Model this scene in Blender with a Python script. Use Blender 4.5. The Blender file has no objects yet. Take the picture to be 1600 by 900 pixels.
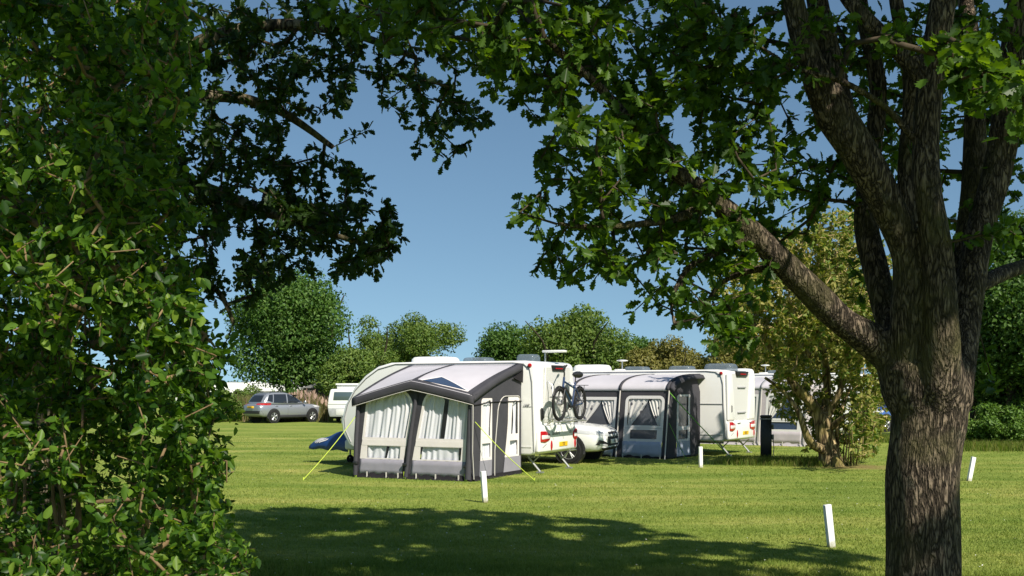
import bpy, bmesh, math, random
import numpy as np
from mathutils import Vector, Matrix
R = math.radians
SC = bpy.context.scene
COL = SC.collection
random.seed(7)

# ------------------------------------------------------------------ camera, sky, sun, exposure
EYE = 1.95            # eye height above the lawn
FPX = 1700.0          # focal length in pixels of the 1600 px wide photograph
HOR = 607.0           # row of the horizon
cam = bpy.data.cameras.new('camera')
cam.sensor_width = 36.0
cam.lens = 36.0 * FPX / 1600.0
cam.shift_y = (HOR - 450.0) / 1600.0
cam.clip_start = 0.1
cam.clip_end = 6000
cam_ob = bpy.data.objects.new('camera', cam)
cam_ob.location = (0, 0, EYE)
cam_ob.rotation_euler = (R(90), 0, 0)
COL.objects.link(cam_ob)
SC.camera = cam_ob

SUN_EL, SUN_A = R(43), R(56)          # elevation; angle from +X towards the camera side (-Y)
SDIR = Vector((math.cos(SUN_A) * math.cos(SUN_EL), -math.sin(SUN_A) * math.cos(SUN_EL), math.sin(SUN_EL)))
world = bpy.data.worlds.new('World')
SC.world = world
world.use_nodes = True
wn = world.node_tree
bg = wn.nodes['Background']
sky = wn.nodes.new('ShaderNodeTexSky')
sky.sky_type = 'NISHITA'
sky.sun_disc = False
sky.sun_elevation = SUN_EL
sky.sun_rotation = math.atan2(SDIR.x, SDIR.y)
sky.air_density = 1.0
sky.dust_density = 0.3
sky.ozone_density = 1.4
# the clear deep sky of a dry day: the haze belt of the model is lowered below the horizon
s_tc = wn.nodes.new('ShaderNodeTexCoord'); s_add = wn.nodes.new('ShaderNodeVectorMath'); s_add.operation = 'ADD'; s_add.inputs[1].default_value = (0, 0, 0.13)
s_n = wn.nodes.new('ShaderNodeVectorMath'); s_n.operation = 'NORMALIZE'
wn.links.new(s_tc.outputs['Generated'], s_add.inputs[0]); wn.links.new(s_add.outputs[0], s_n.inputs[0]); wn.links.new(s_n.outputs[0], sky.inputs['Vector'])
s_t = wn.nodes.new('ShaderNodeMix'); s_t.data_type = 'RGBA'; s_t.blend_type = 'MULTIPLY'; s_t.inputs[0].default_value = 1.0; s_t.inputs[7].default_value = (.90, 1.03, 1.0, 1)
wn.links.new(sky.outputs['Color'], s_t.inputs[6]); wn.links.new(s_t.outputs[2], bg.inputs['Color'])
bg.inputs['Strength'].default_value = 0.078
sun = bpy.data.lights.new('sun', 'SUN')
sun.energy = 4.9
sun.angle = R(0.6)
sun.color = (1.0, 0.93, 0.80)
sun_ob = bpy.data.objects.new('sun', sun)
sun_ob.rotation_euler = SDIR.to_track_quat('Z', 'Y').to_euler()
sun_ob.location = (20, -20, 40)
COL.objects.link(sun_ob)
vs = SC.view_settings
vs.view_transform = 'Standard'
vs.look = 'None'
vs.exposure = 0.52
vs.gamma = 1.0
vs.use_curve_mapping = False
SC.render.engine = 'CYCLES'
SC.cycles.max_bounces = 7
SC.cycles.diffuse_bounces = 3
SC.cycles.glossy_bounces = 3
SC.cycles.transmission_bounces = 5
SC.cycles.transparent_max_bounces = 12

# ------------------------------------------------------------------ pixel helpers (1600x900 photograph)
def gp(px, py, z=0.0):
    d = FPX * (EYE - z) / (py - HOR)
    return Vector(((px - 800) / FPX * d, d, z))
def P(px, py, d):
    return Vector(((px - 800) / FPX * d, d, EYE - (py - HOR) / FPX * d))

# ------------------------------------------------------------------ materials
MATS = {}
def nodes_of(name):
    m = bpy.data.materials.new(name)
    m.use_nodes = True
    return m, m.node_tree, m.node_tree.nodes['Principled BSDF']
def mat(name, col, rough=0.6, metal=0.0, spec=0.5, var=0.0, vscale=6.0, bump=0.0, bscale=40.0, coat=0.0, stretch=(1, 1, 1), emit=None):
    if name in MATS: return MATS[name]
    m, nt, b = nodes_of(name)
    b.inputs['Base Color'].default_value = (*col, 1)
    b.inputs['Roughness'].default_value = rough
    b.inputs['Metallic'].default_value = metal
    b.inputs['Specular IOR Level'].default_value = spec
    b.inputs['Coat Weight'].default_value = coat
    b.inputs['Coat Roughness'].default_value = 0.078
    tc = nt.nodes.new('ShaderNodeTexCoord'); mp = nt.nodes.new('ShaderNodeMapping')
    nt.links.new(tc.outputs['Object'], mp.inputs[0]); mp.inputs['Scale'].default_value = stretch
    if var > 0:
        n = nt.nodes.new('ShaderNodeTexNoise'); n.inputs['Scale'].default_value = vscale; n.inputs['Detail'].default_value = 5
        r = nt.nodes.new('ShaderNodeValToRGB')
        r.color_ramp.elements[0].position = 0.3; r.color_ramp.elements[1].position = 0.7
        r.color_ramp.elements[0].color = (*[c * (1 - var) for c in col], 1)
        r.color_ramp.elements[1].color = (*[min(1, c * (1 + var)) for c in col], 1)
        nt.links.new(mp.outputs[0], n.inputs['Vector']); nt.links.new(n.outputs['Fac'], r.inputs[0])
        nt.links.new(r.outputs[0], b.inputs['Base Color'])
    if bump > 0:
        n2 = nt.nodes.new('ShaderNodeTexNoise'); n2.inputs['Scale'].default_value = bscale; n2.inputs['Detail'].default_value = 6
        bp = nt.nodes.new('ShaderNodeBump'); bp.inputs['Strength'].default_value = bump; bp.inputs['Distance'].default_value = 0.02
        nt.links.new(mp.outputs[0], n2.inputs['Vector']); nt.links.new(n2.outputs['Fac'], bp.inputs['Height'])
        nt.links.new(bp.outputs[0], b.inputs['Normal'])
    MATS[name] = m
    return m
def leaf_mat(name, cols, trans=0.35, rough=0.5, spec=0.25, tcol=None):
    """cols: colours spread over the leaves, one per leaf island."""
    if name in MATS: return MATS[name]
    m, nt, b = nodes_of(name)
    g = nt.nodes.new('ShaderNodeNewGeometry')
    r = nt.nodes.new('ShaderNodeValToRGB')
    cr = r.color_ramp
    while len(cr.elements) < len(cols): cr.elements.new(0.5)
    for i, c in enumerate(cols):
        cr.elements[i].position = i / max(1, len(cols) - 1); cr.elements[i].color = (*c, 1)
    nt.links.new(g.outputs['Random Per Island'], r.inputs[0])
    nt.links.new(r.outputs[0], b.inputs['Base Color'])
    b.inputs['Roughness'].default_value = rough
    b.inputs['Specular IOR Level'].default_value = spec
    t = nt.nodes.new('ShaderNodeBsdfTranslucent')
    mx = nt.nodes.new('ShaderNodeMix'); mx.data_type = 'RGBA'; mx.blend_type = 'MULTIPLY'; mx.inputs[0].default_value = 1.0
    nt.links.new(r.outputs[0], mx.inputs[6]); mx.inputs[7].default_value = (*(tcol or (1.9, 2.0, 0.9)), 1)
    nt.links.new(mx.outputs[2], t.inputs[0])
    s = nt.nodes.new('ShaderNodeMixShader'); s.inputs[0].default_value = trans
    out = nt.nodes['Material Output']
    nt.links.new(b.outputs[0], s.inputs[1]); nt.links.new(t.outputs[0], s.inputs[2]); nt.links.new(s.outputs[0], out.inputs['Surface'])
    MATS[name] = m
    return m
def bark_mat(name, dark, light, scale=14.0, strength=1.0, moss=None, zs=0.22):
    if name in MATS: return MATS[name]
    m, nt, b = nodes_of(name)
    L = nt.links.new
    tc = nt.nodes.new('ShaderNodeTexCoord'); mp = nt.nodes.new('ShaderNodeMapping'); mp.inputs['Scale'].default_value = (1, 1, zs)
    L(tc.outputs['Object'], mp.inputs[0])
    wn_ = nt.nodes.new('ShaderNodeTexNoise'); wn_.inputs['Scale'].default_value = scale * .6; wn_.inputs['Detail'].default_value = 4
    L(mp.outputs[0], wn_.inputs['Vector'])
    add = nt.nodes.new('ShaderNodeMix'); add.data_type = 'RGBA'; add.blend_type = 'LINEAR_LIGHT'; add.inputs[0].default_value = 0.06
    L(mp.outputs[0], add.inputs[6]); L(wn_.outputs['Color'], add.inputs[7])
    v = nt.nodes.new('ShaderNodeTexVoronoi'); v.feature = 'DISTANCE_TO_EDGE'; v.inputs['Scale'].default_value = scale
    L(add.outputs[2], v.inputs['Vector'])
    cr = nt.nodes.new('ShaderNodeValToRGB')
    cr.color_ramp.elements[0].position = 0.02; cr.color_ramp.elements[0].color = (*dark, 1)
    cr.color_ramp.elements[1].position = 0.28; cr.color_ramp.elements[1].color = (*light, 1)
    L(v.outputs[0], cr.inputs[0])
    n = nt.nodes.new('ShaderNodeTexNoise'); n.inputs['Scale'].default_value = scale * 3; n.inputs['Detail'].default_value = 6
    L(mp.outputs[0], n.inputs['Vector'])
    mul = nt.nodes.new('ShaderNodeMix'); mul.data_type = 'RGBA'; mul.blend_type = 'OVERLAY'; mul.inputs[0].default_value = 0.5
    L(cr.outputs[0], mul.inputs[6]); L(n.outputs['Fac'], mul.inputs[7])
    last = mul.outputs[2]
    if moss:
        nm = nt.nodes.new('ShaderNodeTexNoise'); nm.inputs['Scale'].default_value = 2.2; nm.inputs['Detail'].default_value = 5
        L(tc.outputs['Object'], nm.inputs['Vector'])
        mr = nt.nodes.new('ShaderNodeValToRGB'); mr.color_ramp.elements[0].position = 0.5; mr.color_ramp.elements[1].position = 0.68
        L(nm.outputs['Fac'], mr.inputs[0])
        mm = nt.nodes.new('ShaderNodeMix'); mm.data_type = 'RGBA'
        L(mr.outputs[0], mm.inputs[0]); L(last, mm.inputs[6]); mm.inputs[7].default_value = (*moss, 1)
        last = mm.outputs[2]
    L(last, b.inputs['Base Color'])
    b.inputs['Roughness'].default_value = 0.9; b.inputs['Specular IOR Level'].default_value = 0.15
    v2 = nt.nodes.new('ShaderNodeTexVoronoi'); v2.feature = 'DISTANCE_TO_EDGE'; v2.inputs['Scale'].default_value = scale * .45
    L(add.outputs[2], v2.inputs['Vector'])
    c2 = nt.nodes.new('ShaderNodeValToRGB'); c2.color_ramp.elements[0].position = 0.0; c2.color_ramp.elements[0].color = (.35, .35, .35, 1); c2.color_ramp.elements[1].position = .16
    L(v2.outputs[0], c2.inputs[0])
    dk = nt.nodes.new('ShaderNodeMix'); dk.data_type = 'RGBA'; dk.blend_type = 'MULTIPLY'; dk.inputs[0].default_value = .8
    nl = nt.nodes.new('ShaderNodeTexNoise'); nl.inputs['Scale'].default_value = 7; nl.inputs['Detail'].default_value = 8; nl.inputs['Roughness'].default_value = .7
    L(tc.outputs['Object'], nl.inputs['Vector'])
    lr_ = nt.nodes.new('ShaderNodeValToRGB'); lr_.color_ramp.elements[0].position = .60; lr_.color_ramp.elements[1].position = .74; lr_.color_ramp.elements[1].color = (.6, .6, .6, 1)
    L(nl.outputs['Fac'], lr_.inputs[0])
    lm = nt.nodes.new('ShaderNodeMix'); lm.data_type = 'RGBA'; L(lr_.outputs[0], lm.inputs[0]); L(last, lm.inputs[6]); lm.inputs[7].default_value = (.20, .20, .15, 1)
    last = lm.outputs[2]
    L(last, dk.inputs[6]); L(c2.outputs[0], dk.inputs[7]); L(dk.outputs[2], b.inputs['Base Color'])
    ad = nt.nodes.new('ShaderNodeMath'); ad.operation = 'MULTIPLY_ADD'; ad.inputs[1].default_value = 0.45
    L(n.outputs['Fac'], ad.inputs[0])
    mn = nt.nodes.new('ShaderNodeMath'); mn.operation = 'MINIMUM'; mn.inputs[1].default_value = 0.25
    L(v.outputs[0], mn.inputs[0]); L(mn.outputs[0], ad.inputs[2])
    bp = nt.nodes.new('ShaderNodeBump'); bp.inputs['Strength'].default_value = strength; bp.inputs['Distance'].default_value = 0.06
    L(ad.outputs[0], bp.inputs['Height']); L(bp.outputs[0], b.inputs['Normal'])
    MATS[name] = m
    return m
def glass_mat(name, tint=(0.9, 0.93, 0.95), opac=0.35, col=(0.03, 0.035, 0.04)):
    """tinted acrylic: part see-through, part dark gloss"""
    if name in MATS: return MATS[name]
    m, nt, b = nodes_of(name)
    b.inputs['Base Color'].default_value = (*col, 1); b.inputs['Roughness'].default_value = 0.06
    t = nt.nodes.new('ShaderNodeBsdfTransparent'); t.inputs[0].default_value = (*tint, 1)
    s = nt.nodes.new('ShaderNodeMixShader'); s.inputs[0].default_value = opac
    nt.links.new(t.outputs[0], s.inputs[1]); nt.links.new(b.outputs[0], s.inputs[2])
    nt.links.new(s.outputs[0], nt.nodes['Material Output'].inputs['Surface'])
    MATS[name] = m
    return m

# ------------------------------------------------------------------ object helpers
def link(name, data, parent=None, material=None):
    o = bpy.data.objects.new(name, data)
    COL.objects.link(o)
    if parent is not None: o.parent = parent
    if material is not None:
        data.materials.clear(); data.materials.append(material)
    return o
def tag(o, label=None, cat=None, group=None, kind=None):
    if label: o['label'] = label
    if cat: o['category'] = cat
    if group: o['group'] = group
    if kind: o['kind'] = kind
    return o
def thing(name, loc, rz, label, cat, group=None):
    o = bpy.data.objects.new(name, None)
    o.empty_display_size = 0.3
    COL.objects.link(o)
    o.location = loc; o.rotation_euler = (0, 0, rz)
    return tag(o, label, cat, group)
def copy_tree(o, parent=None):
    c = o.copy(); COL.objects.link(c)
    if parent is not None: c.parent = parent
    for ch in o.children: copy_tree(ch, c)
    return c

class MB:
    """collects shapes and links them as one mesh object"""
    def __init__(s, shift=(0, 0, 0)):
        s.v = []; s.f = []; s.sh = shift
    def add(s, verts, faces):
        k = len(s.v)
        s.v += [(a[0] + s.sh[0], a[1] + s.sh[1], a[2] + s.sh[2]) for a in verts]
        s.f += [tuple(i + k for i in f) for f in faces]
        return s
    def box(s, x0, x1, y0, y1, z0, z1):
        return s.add([(x0, y0, z0), (x1, y0, z0), (x1, y1, z0), (x0, y1, z0), (x0, y0, z1), (x1, y0, z1), (x1, y1, z1), (x0, y1, z1)],
                     [(0, 3, 2, 1), (4, 5, 6, 7), (0, 1, 5, 4), (1, 2, 6, 5), (2, 3, 7, 6), (3, 0, 4, 7)])
    def prism(s, poly, axis, a, b):
        n = len(poly)
        mk = {'x': lambda p, t: (t, p[0], p[1]), 'y': lambda p, t: (p[0], t, p[1]), 'z': lambda p, t: (p[0], p[1], t)}[axis]
        v = [mk(p, a) for p in poly] + [mk(p, b) for p in poly]
        f = [tuple(range(n))[::-1], tuple(range(n, 2 * n))] + [(i, (i + 1) % n, n + (i + 1) % n, n + i) for i in range(n)]
        return s.add(v, f)
    def tube(s, path, r, n=8, cap=True):
        path = [Vector(p) for p in path]
        m = len(path)
        rs = r if hasattr(r, '__len__') else [r] * m
        vs_, fs = [], []
        prev = None
        for i, p in enumerate(path):
            t = (path[min(i + 1, m - 1)] - path[max(i - 1, 0)]).normalized()
            if prev is None:
                a = t.cross(Vector((0, 0, 1)))
                if a.length < 1e-3: a = t.cross(Vector((1, 0, 0)))
                a.normalize()
            else:
                a = (prev - t * prev.dot(t)).normalized()
            prev = a
            b = t.cross(a)
            for k in range(n):
                an = 2 * math.pi * k / n
                vs_.append(tuple(p + (a * math.cos(an) + b * math.sin(an)) * rs[i]))
        for i in range(m - 1):
            for k in range(n):
                fs.append((i * n + k, i * n + (k + 1) % n, (i + 1) * n + (k + 1) % n, (i + 1) * n + k))
        if cap:
            fs.append(tuple(range(n))[::-1]); fs.append(tuple(range((m - 1) * n, m * n)))
        return s.add(vs_, fs)
    def cyl(s, p0, p1, r, n=16):
        return s.tube([p0, p1], r, n)
    def torus(s, c, axis, R_, r, n=28, m=8):
        vs_, fs = [], []
        for i in range(n):
            a = 2 * math.pi * i / n
            for k in range(m):
                b = 2 * math.pi * k / m
                q = R_ + r * math.cos(b); w = r * math.sin(b)
                u, v_ = q * math.cos(a), q * math.sin(a)
                p = {'x': (w, u, v_), 'y': (u, w, v_), 'z': (u, v_, w)}[axis]
                vs_.append((c[0] + p[0], c[1] + p[1], c[2] + p[2]))
        for i in range(n):
            for k in range(m):
                fs.append((i * m + k, ((i + 1) % n) * m + k, ((i + 1) % n) * m + (k + 1) % m, i * m + (k + 1) % m))
        return s.add(vs_, fs)
    def grid(s, fn, us, vs2):
        nu, nv = len(us), len(vs2)
        V = [fn(u, v) for u in us for v in vs2]
        F = [(i * nv + j, (i + 1) * nv + j, (i + 1) * nv + j + 1, i * nv + j + 1) for i in range(nu - 1) for j in range(nv - 1)]
        return s.add(V, F)
    def strip(s, A, B, closed=True):
        n = len(A)
        F = [(i, (i + 1) % n, n + (i + 1) % n, n + i) for i in range(n if closed else n - 1)]
        return s.add(list(A) + list(B), F)
    def loft(s, rings, cap=True):
        n = len(rings[0])
        V = [p for r in rings for p in r]; F = []
        for i in range(len(rings) - 1):
            for k in range(n):
                F.append((i * n + k, i * n + (k + 1) % n, (i + 1) * n + (k + 1) % n, (i + 1) * n + k))
        if cap:
            F.append(tuple(range(n))[::-1]); F.append(tuple(range((len(rings) - 1) * n, len(rings) * n)))
        return s.add(V, F)
    def build(s, name, material, parent=None, bevel=0.0, segs=2, smooth=None, thick=0.0, subsurf=0):
        me = bpy.data.meshes.new(name)
        me.from_pydata(s.v, [], s.f)
        bm = bmesh.new(); bm.from_mesh(me)
        bmesh.ops.recalc_face_normals(bm, faces=bm.faces)
        if bevel > 0:
            ed = [e for e in bm.edges if len(e.link_faces) == 2 and e.calc_face_angle(0) > R(28)]
            bmesh.ops.bevel(bm, geom=ed, offset=bevel, segments=segs, profile=0.5, affect='EDGES', clamp_overlap=True)
        bm.to_mesh(me); bm.free()
        if smooth is not None or bevel > 0:
            me.polygons.foreach_set('use_smooth', [True] * len(me.polygons))
            me.set_sharp_from_angle(angle=R(smooth if smooth is not None else 40))
        o = link(name, me, parent, material)
        if thick:
            md = o.modifiers.new('thickness', 'SOLIDIFY'); md.thickness = abs(thick); md.offset = 0
        if subsurf:
            md = o.modifiers.new('smooth', 'SUBSURF'); md.levels = subsurf; md.render_levels = subsurf
        return o

def text_part(body, size, loc, rot, material, parent, name='lettering', align='CENTER', extrude=0.002, sx=1.0):
    cu = bpy.data.curves.new(name, 'FONT'); cu.body = body; cu.size = size; cu.extrude = extrude
    cu.align_x = align; cu.align_y = 'CENTER'
    tmp = bpy.data.objects.new(name, cu); COL.objects.link(tmp)
    dg = bpy.context.evaluated_depsgraph_get()
    me = bpy.data.meshes.new_from_object(tmp.evaluated_get(dg))
    bpy.data.objects.remove(tmp)
    o = link(name, me, parent, material)
    o.location = loc; o.rotation_euler = rot; o.scale = (sx, 1, 1)
    return o

# ------------------------------------------------------------------ foliage helpers (numpy)
def mesh_np(name, V, loops, starts, totals, material, parent=None, smooth=False):
    me = bpy.data.meshes.new(name)
    me.vertices.add(len(V)); me.vertices.foreach_set('co', np.asarray(V, np.float32).ravel())
    me.loops.add(len(loops)); me.loops.foreach_set('vertex_index', np.asarray(loops, np.int32))
    me.polygons.add(len(starts)); me.polygons.foreach_set('loop_start', np.asarray(starts, np.int32))
    me.polygons.foreach_set('loop_total', np.asarray(totals, np.int32))
    if smooth: me.polygons.foreach_set('use_smooth', np.ones(len(starts), bool))
    me.update(calc_edges=True)
    return link(name, me, parent, material)
def leaf_template(half, fold=0.25, droop=0.18):
    half = np.array(half, float)
    n = len(half)
    V = [(0, y, 0) for y in (half[0, 1], half[-1, 1])]
    V = [(0, half[0, 1], 0)] + [(x, y, fold * x - droop * y * y) for x, y in half[1:-1]] + [(0, half[-1, 1], -droop * half[-1, 1] ** 2)] \
        + [(-x, y, fold * x - droop * y * y) for x, y in half[1:-1]]
    k = n - 2
    f1 = [0] + list(range(1, k + 1)) + [k + 1]
    f2 = [0, k + 1] + list(range(2 * k + 1, k + 1, -1))
    return np.array(V), [f1, f2]
OAK = leaf_template([(0, 0), (.05, .10), (.17, .19), (.11, .28), (.27, .40), (.16, .49), (.33, .63), (.20, .71), (.24, .85), (.10, .90), (0, 1.0)])
OVATE = leaf_template([(0, 0), (.17, .14), (.29, .40), (.24, .66), (.09, .90), (0, 1)], fold=.3, droop=.25)
DIAM = leaf_template([(0, 0), (.26, .4), (.16, .75), (0, 1)], fold=.2, droop=.2)
CLUMP = leaf_template([(0, 0), (.42, .15), (.30, .42), (.52, .60), (.25, .85), (0, 1)], fold=.35, droop=.3)
def norm(a):
    return a / np.maximum(np.linalg.norm(a, axis=-1, keepdims=True), 1e-9)
def scatter(name, tmpl, pos, axis, nrm, size, material, parent=None):
    T, F = tmpl
    y = norm(axis); x = norm(np.cross(y, nrm)); z = np.cross(x, y)
    M = np.stack([x, y, z], axis=1)                      # rows
    V = np.einsum('vk,nkc->nvc', T, M) * size[:, None, None] + pos[:, None, :]
    N, m = len(pos), len(T)
    fl = np.concatenate([np.array(f) for f in F]); ft = np.array([len(f) for f in F])
    loops = (np.arange(N)[:, None] * m + fl[None, :]).ravel()
    tot = np.tile(ft, N); st = np.concatenate([[0], np.cumsum(tot)[:-1]])
    return mesh_np(name, V.reshape(-1, 3), loops, st, tot, material, parent)
def grow(skel, skel_r, targets, rng, step=0.35, wob=0.12, tip=0.004, power=0.45, sag=0.0):
    """join each target to the nearest point of the growing tree; returns nodes, parents, radii, index of every target"""
    skel = np.asarray(skel, float); n0 = len(skel)
    tg = np.asarray(targets, float)
    d0 = np.array([np.min(np.sum((skel - t) ** 2, 1)) for t in tg])
    tg = tg[np.argsort(d0)]
    cap = n0 + 14 * len(tg) + 100
    nodes = np.zeros((cap, 3)); nodes[:n0] = skel
    par = -np.ones(cap, int); cnt = n0
    tips = []
    for t in tg:
        d = np.sum((nodes[:cnt] - t) ** 2, 1)
        j = int(np.argmin(d)); L = math.sqrt(d[j])
        k = min(12, max(1, int(round(L / step))))
        a = nodes[j].copy(); last = j
        off = rng.normal(0, wob * L, 3)
        for i in range(1, k + 1):
            f = i / k
            if cnt >= cap: break
            p = a + (t - a) * f + off * math.sin(math.pi * f) + (rng.normal(0, 0.02 * step, 3) if i < k else 0)
            p[2] += sag * L * math.sin(math.pi * f)
            nodes[cnt] = p; par[cnt] = last; last = cnt; cnt += 1
        tips.append(last)
    nodes = nodes[:cnt]; par = par[:cnt]
    w = np.zeros(cnt); w[tips] += 1
    for i in range(cnt - 1, n0 - 1, -1):
        if par[i] >= 0: w[par[i]] += w[i]
    rad = tip * np.maximum(w, 1) ** power
    rad[:n0] = skel_r
    return nodes, par, rad, np.array(tips), n0
def twigs(name, nodes, par, rad, n0, material, parent, sides=5, minr=0.0):
    idx = np.arange(n0, len(nodes))
    idx = idx[rad[idx] >= minr]
    if len(idx) == 0: return None
    p1 = nodes[idx]; p0 = nodes[par[idx]]
    r1 = rad[idx]; r0 = np.minimum(rad[par[idx]], r1 * 1.35)
    t = norm(p1 - p0); up = np.where(np.abs(t[:, 2:3]) > 0.9, np.array([[1., 0, 0]]), np.array([[0, 0, 1.]]))
    a = norm(np.cross(t, up)); b = np.cross(t, a)
    an = np.arange(sides) * 2 * math.pi / sides
    ring = a[:, None, :] * np.cos(an)[None, :, None] + b[:, None, :] * np.sin(an)[None, :, None]
    V = np.concatenate([p0[:, None] + ring * r0[:, None, None], p1[:, None] + (t * 0.4 * r1[:, None])[:, None] + ring * r1[:, None, None]], axis=1)
    f = []
    for k in range(sides): f += [k, (k + 1) % sides, sides + (k + 1) % sides, sides + k]
    f += list(range(sides, 2 * sides))
    tot1 = np.array([4] * sides + [sides])
    m = 2 * sides
    loops = (np.arange(len(idx))[:, None] * m + np.array(f)[None, :]).ravel()
    tot = np.tile(tot1, len(idx)); st = np.concatenate([[0], np.cumsum(tot)[:-1]])
    return mesh_np(name, V.reshape(-1, 3), loops, st, tot, material, parent, smooth=True)
def spray(nodes, par, tips, rng, per, spread, size, up=0.6, along=0.16, jitter=0.5, szvar=0.3):
    """leaves fanned round each tip: base points, axes, normals, sizes"""
    T = np.repeat(tips, per)
    p = nodes[T]; d = norm(nodes[T] - nodes[par[T]])
    back = rng.random((len(T), 1)) ** 1.5 * along
    base = p - d * back + rng.normal(0, 0.012, (len(T), 3))
    ax = norm(d * 0.55 + norm(rng.normal(0, 1, (len(T), 3))) * spread + np.array([0, 0, -0.12]))
    nr = norm(np.array([0, 0, up]) + rng.normal(0, jitter, (len(T), 3)))
    sz = size * (1 + szvar * rng.uniform(-1, 1, len(T)))
    return base, ax, nr, sz
def in_ellipses(ells, rng, dens, depth, jit=1.0):
    """points in 3-D behind soft-edged ellipses (cx, cy, rx, ry, weight) at depths depth = (near, far)"""
    out = []
    for e in ells:
        cx, cy, rx, ry, w = e[:5]
        dn, df = e[5:7] if len(e) > 5 else depth
        n = max(1, int(w * dens * rx * ry / 1e4))
        a = rng.uniform(0, 2 * math.pi, n); r = np.sqrt(rng.random(n)) * 1.0
        px = cx + rx * r * np.cos(a); py = cy + ry * r * np.sin(a)
        d = rng.uniform(dn, df, n)
        out.append(np.stack([(px - 800) / FPX * d, d, EYE - (py - HOR) / FPX * d], 1))
    return np.concatenate(out)
def smooth_path(pts, rs, per=6):
    pts = [Vector(p) for p in pts]; n = len(pts); P_, R_ = [], []
    for i in range(n - 1):
        p0, p1, p2, p3 = pts[max(i - 1, 0)], pts[i], pts[i + 1], pts[min(i + 2, n - 1)]
        for k in range(per):
            t = k / per
            P_.append(0.5 * ((2 * p1) + (p2 - p0) * t + (2 * p0 - 5 * p1 + 4 * p2 - p3) * t * t + (3 * p1 - p0 - 3 * p2 + p3) * t ** 3))
            R_.append(rs[i] + (rs[i + 1] - rs[i]) * t)
    P_.append(pts[-1]); R_.append(rs[-1])
    return P_, R_
from mathutils import noise as mnoise
def limb(mb, pts, rs, sides=20, per=6, rough=0.10, fs=2.2):
    """tapering limb with lumpy bark"""
    Pp, Rr = smooth_path(pts, rs, per)
    k0 = len(mb.v)
    mb.tube(Pp, Rr, sides)
    i = k0
    for a, p in enumerate(Pp):
        for k in range(sides):
            v = Vector(mb.v[i]); q = v - p
            s = 1 + rough * mnoise.noise(Vector((v.x * fs * 1.6, v.y * fs * 1.6, v.z * fs * .7))) + rough * .5 * mnoise.noise(Vector((v.x * 7, v.y * 7, v.z * 2.2)))
            mb.v[i] = tuple(p + q * s); i += 1
    return [tuple(p) for p in Pp], Rr

# ================================================================== THE SETTING
rng = np.random.default_rng(11)
ELDER = gp(1296, 727)

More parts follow.
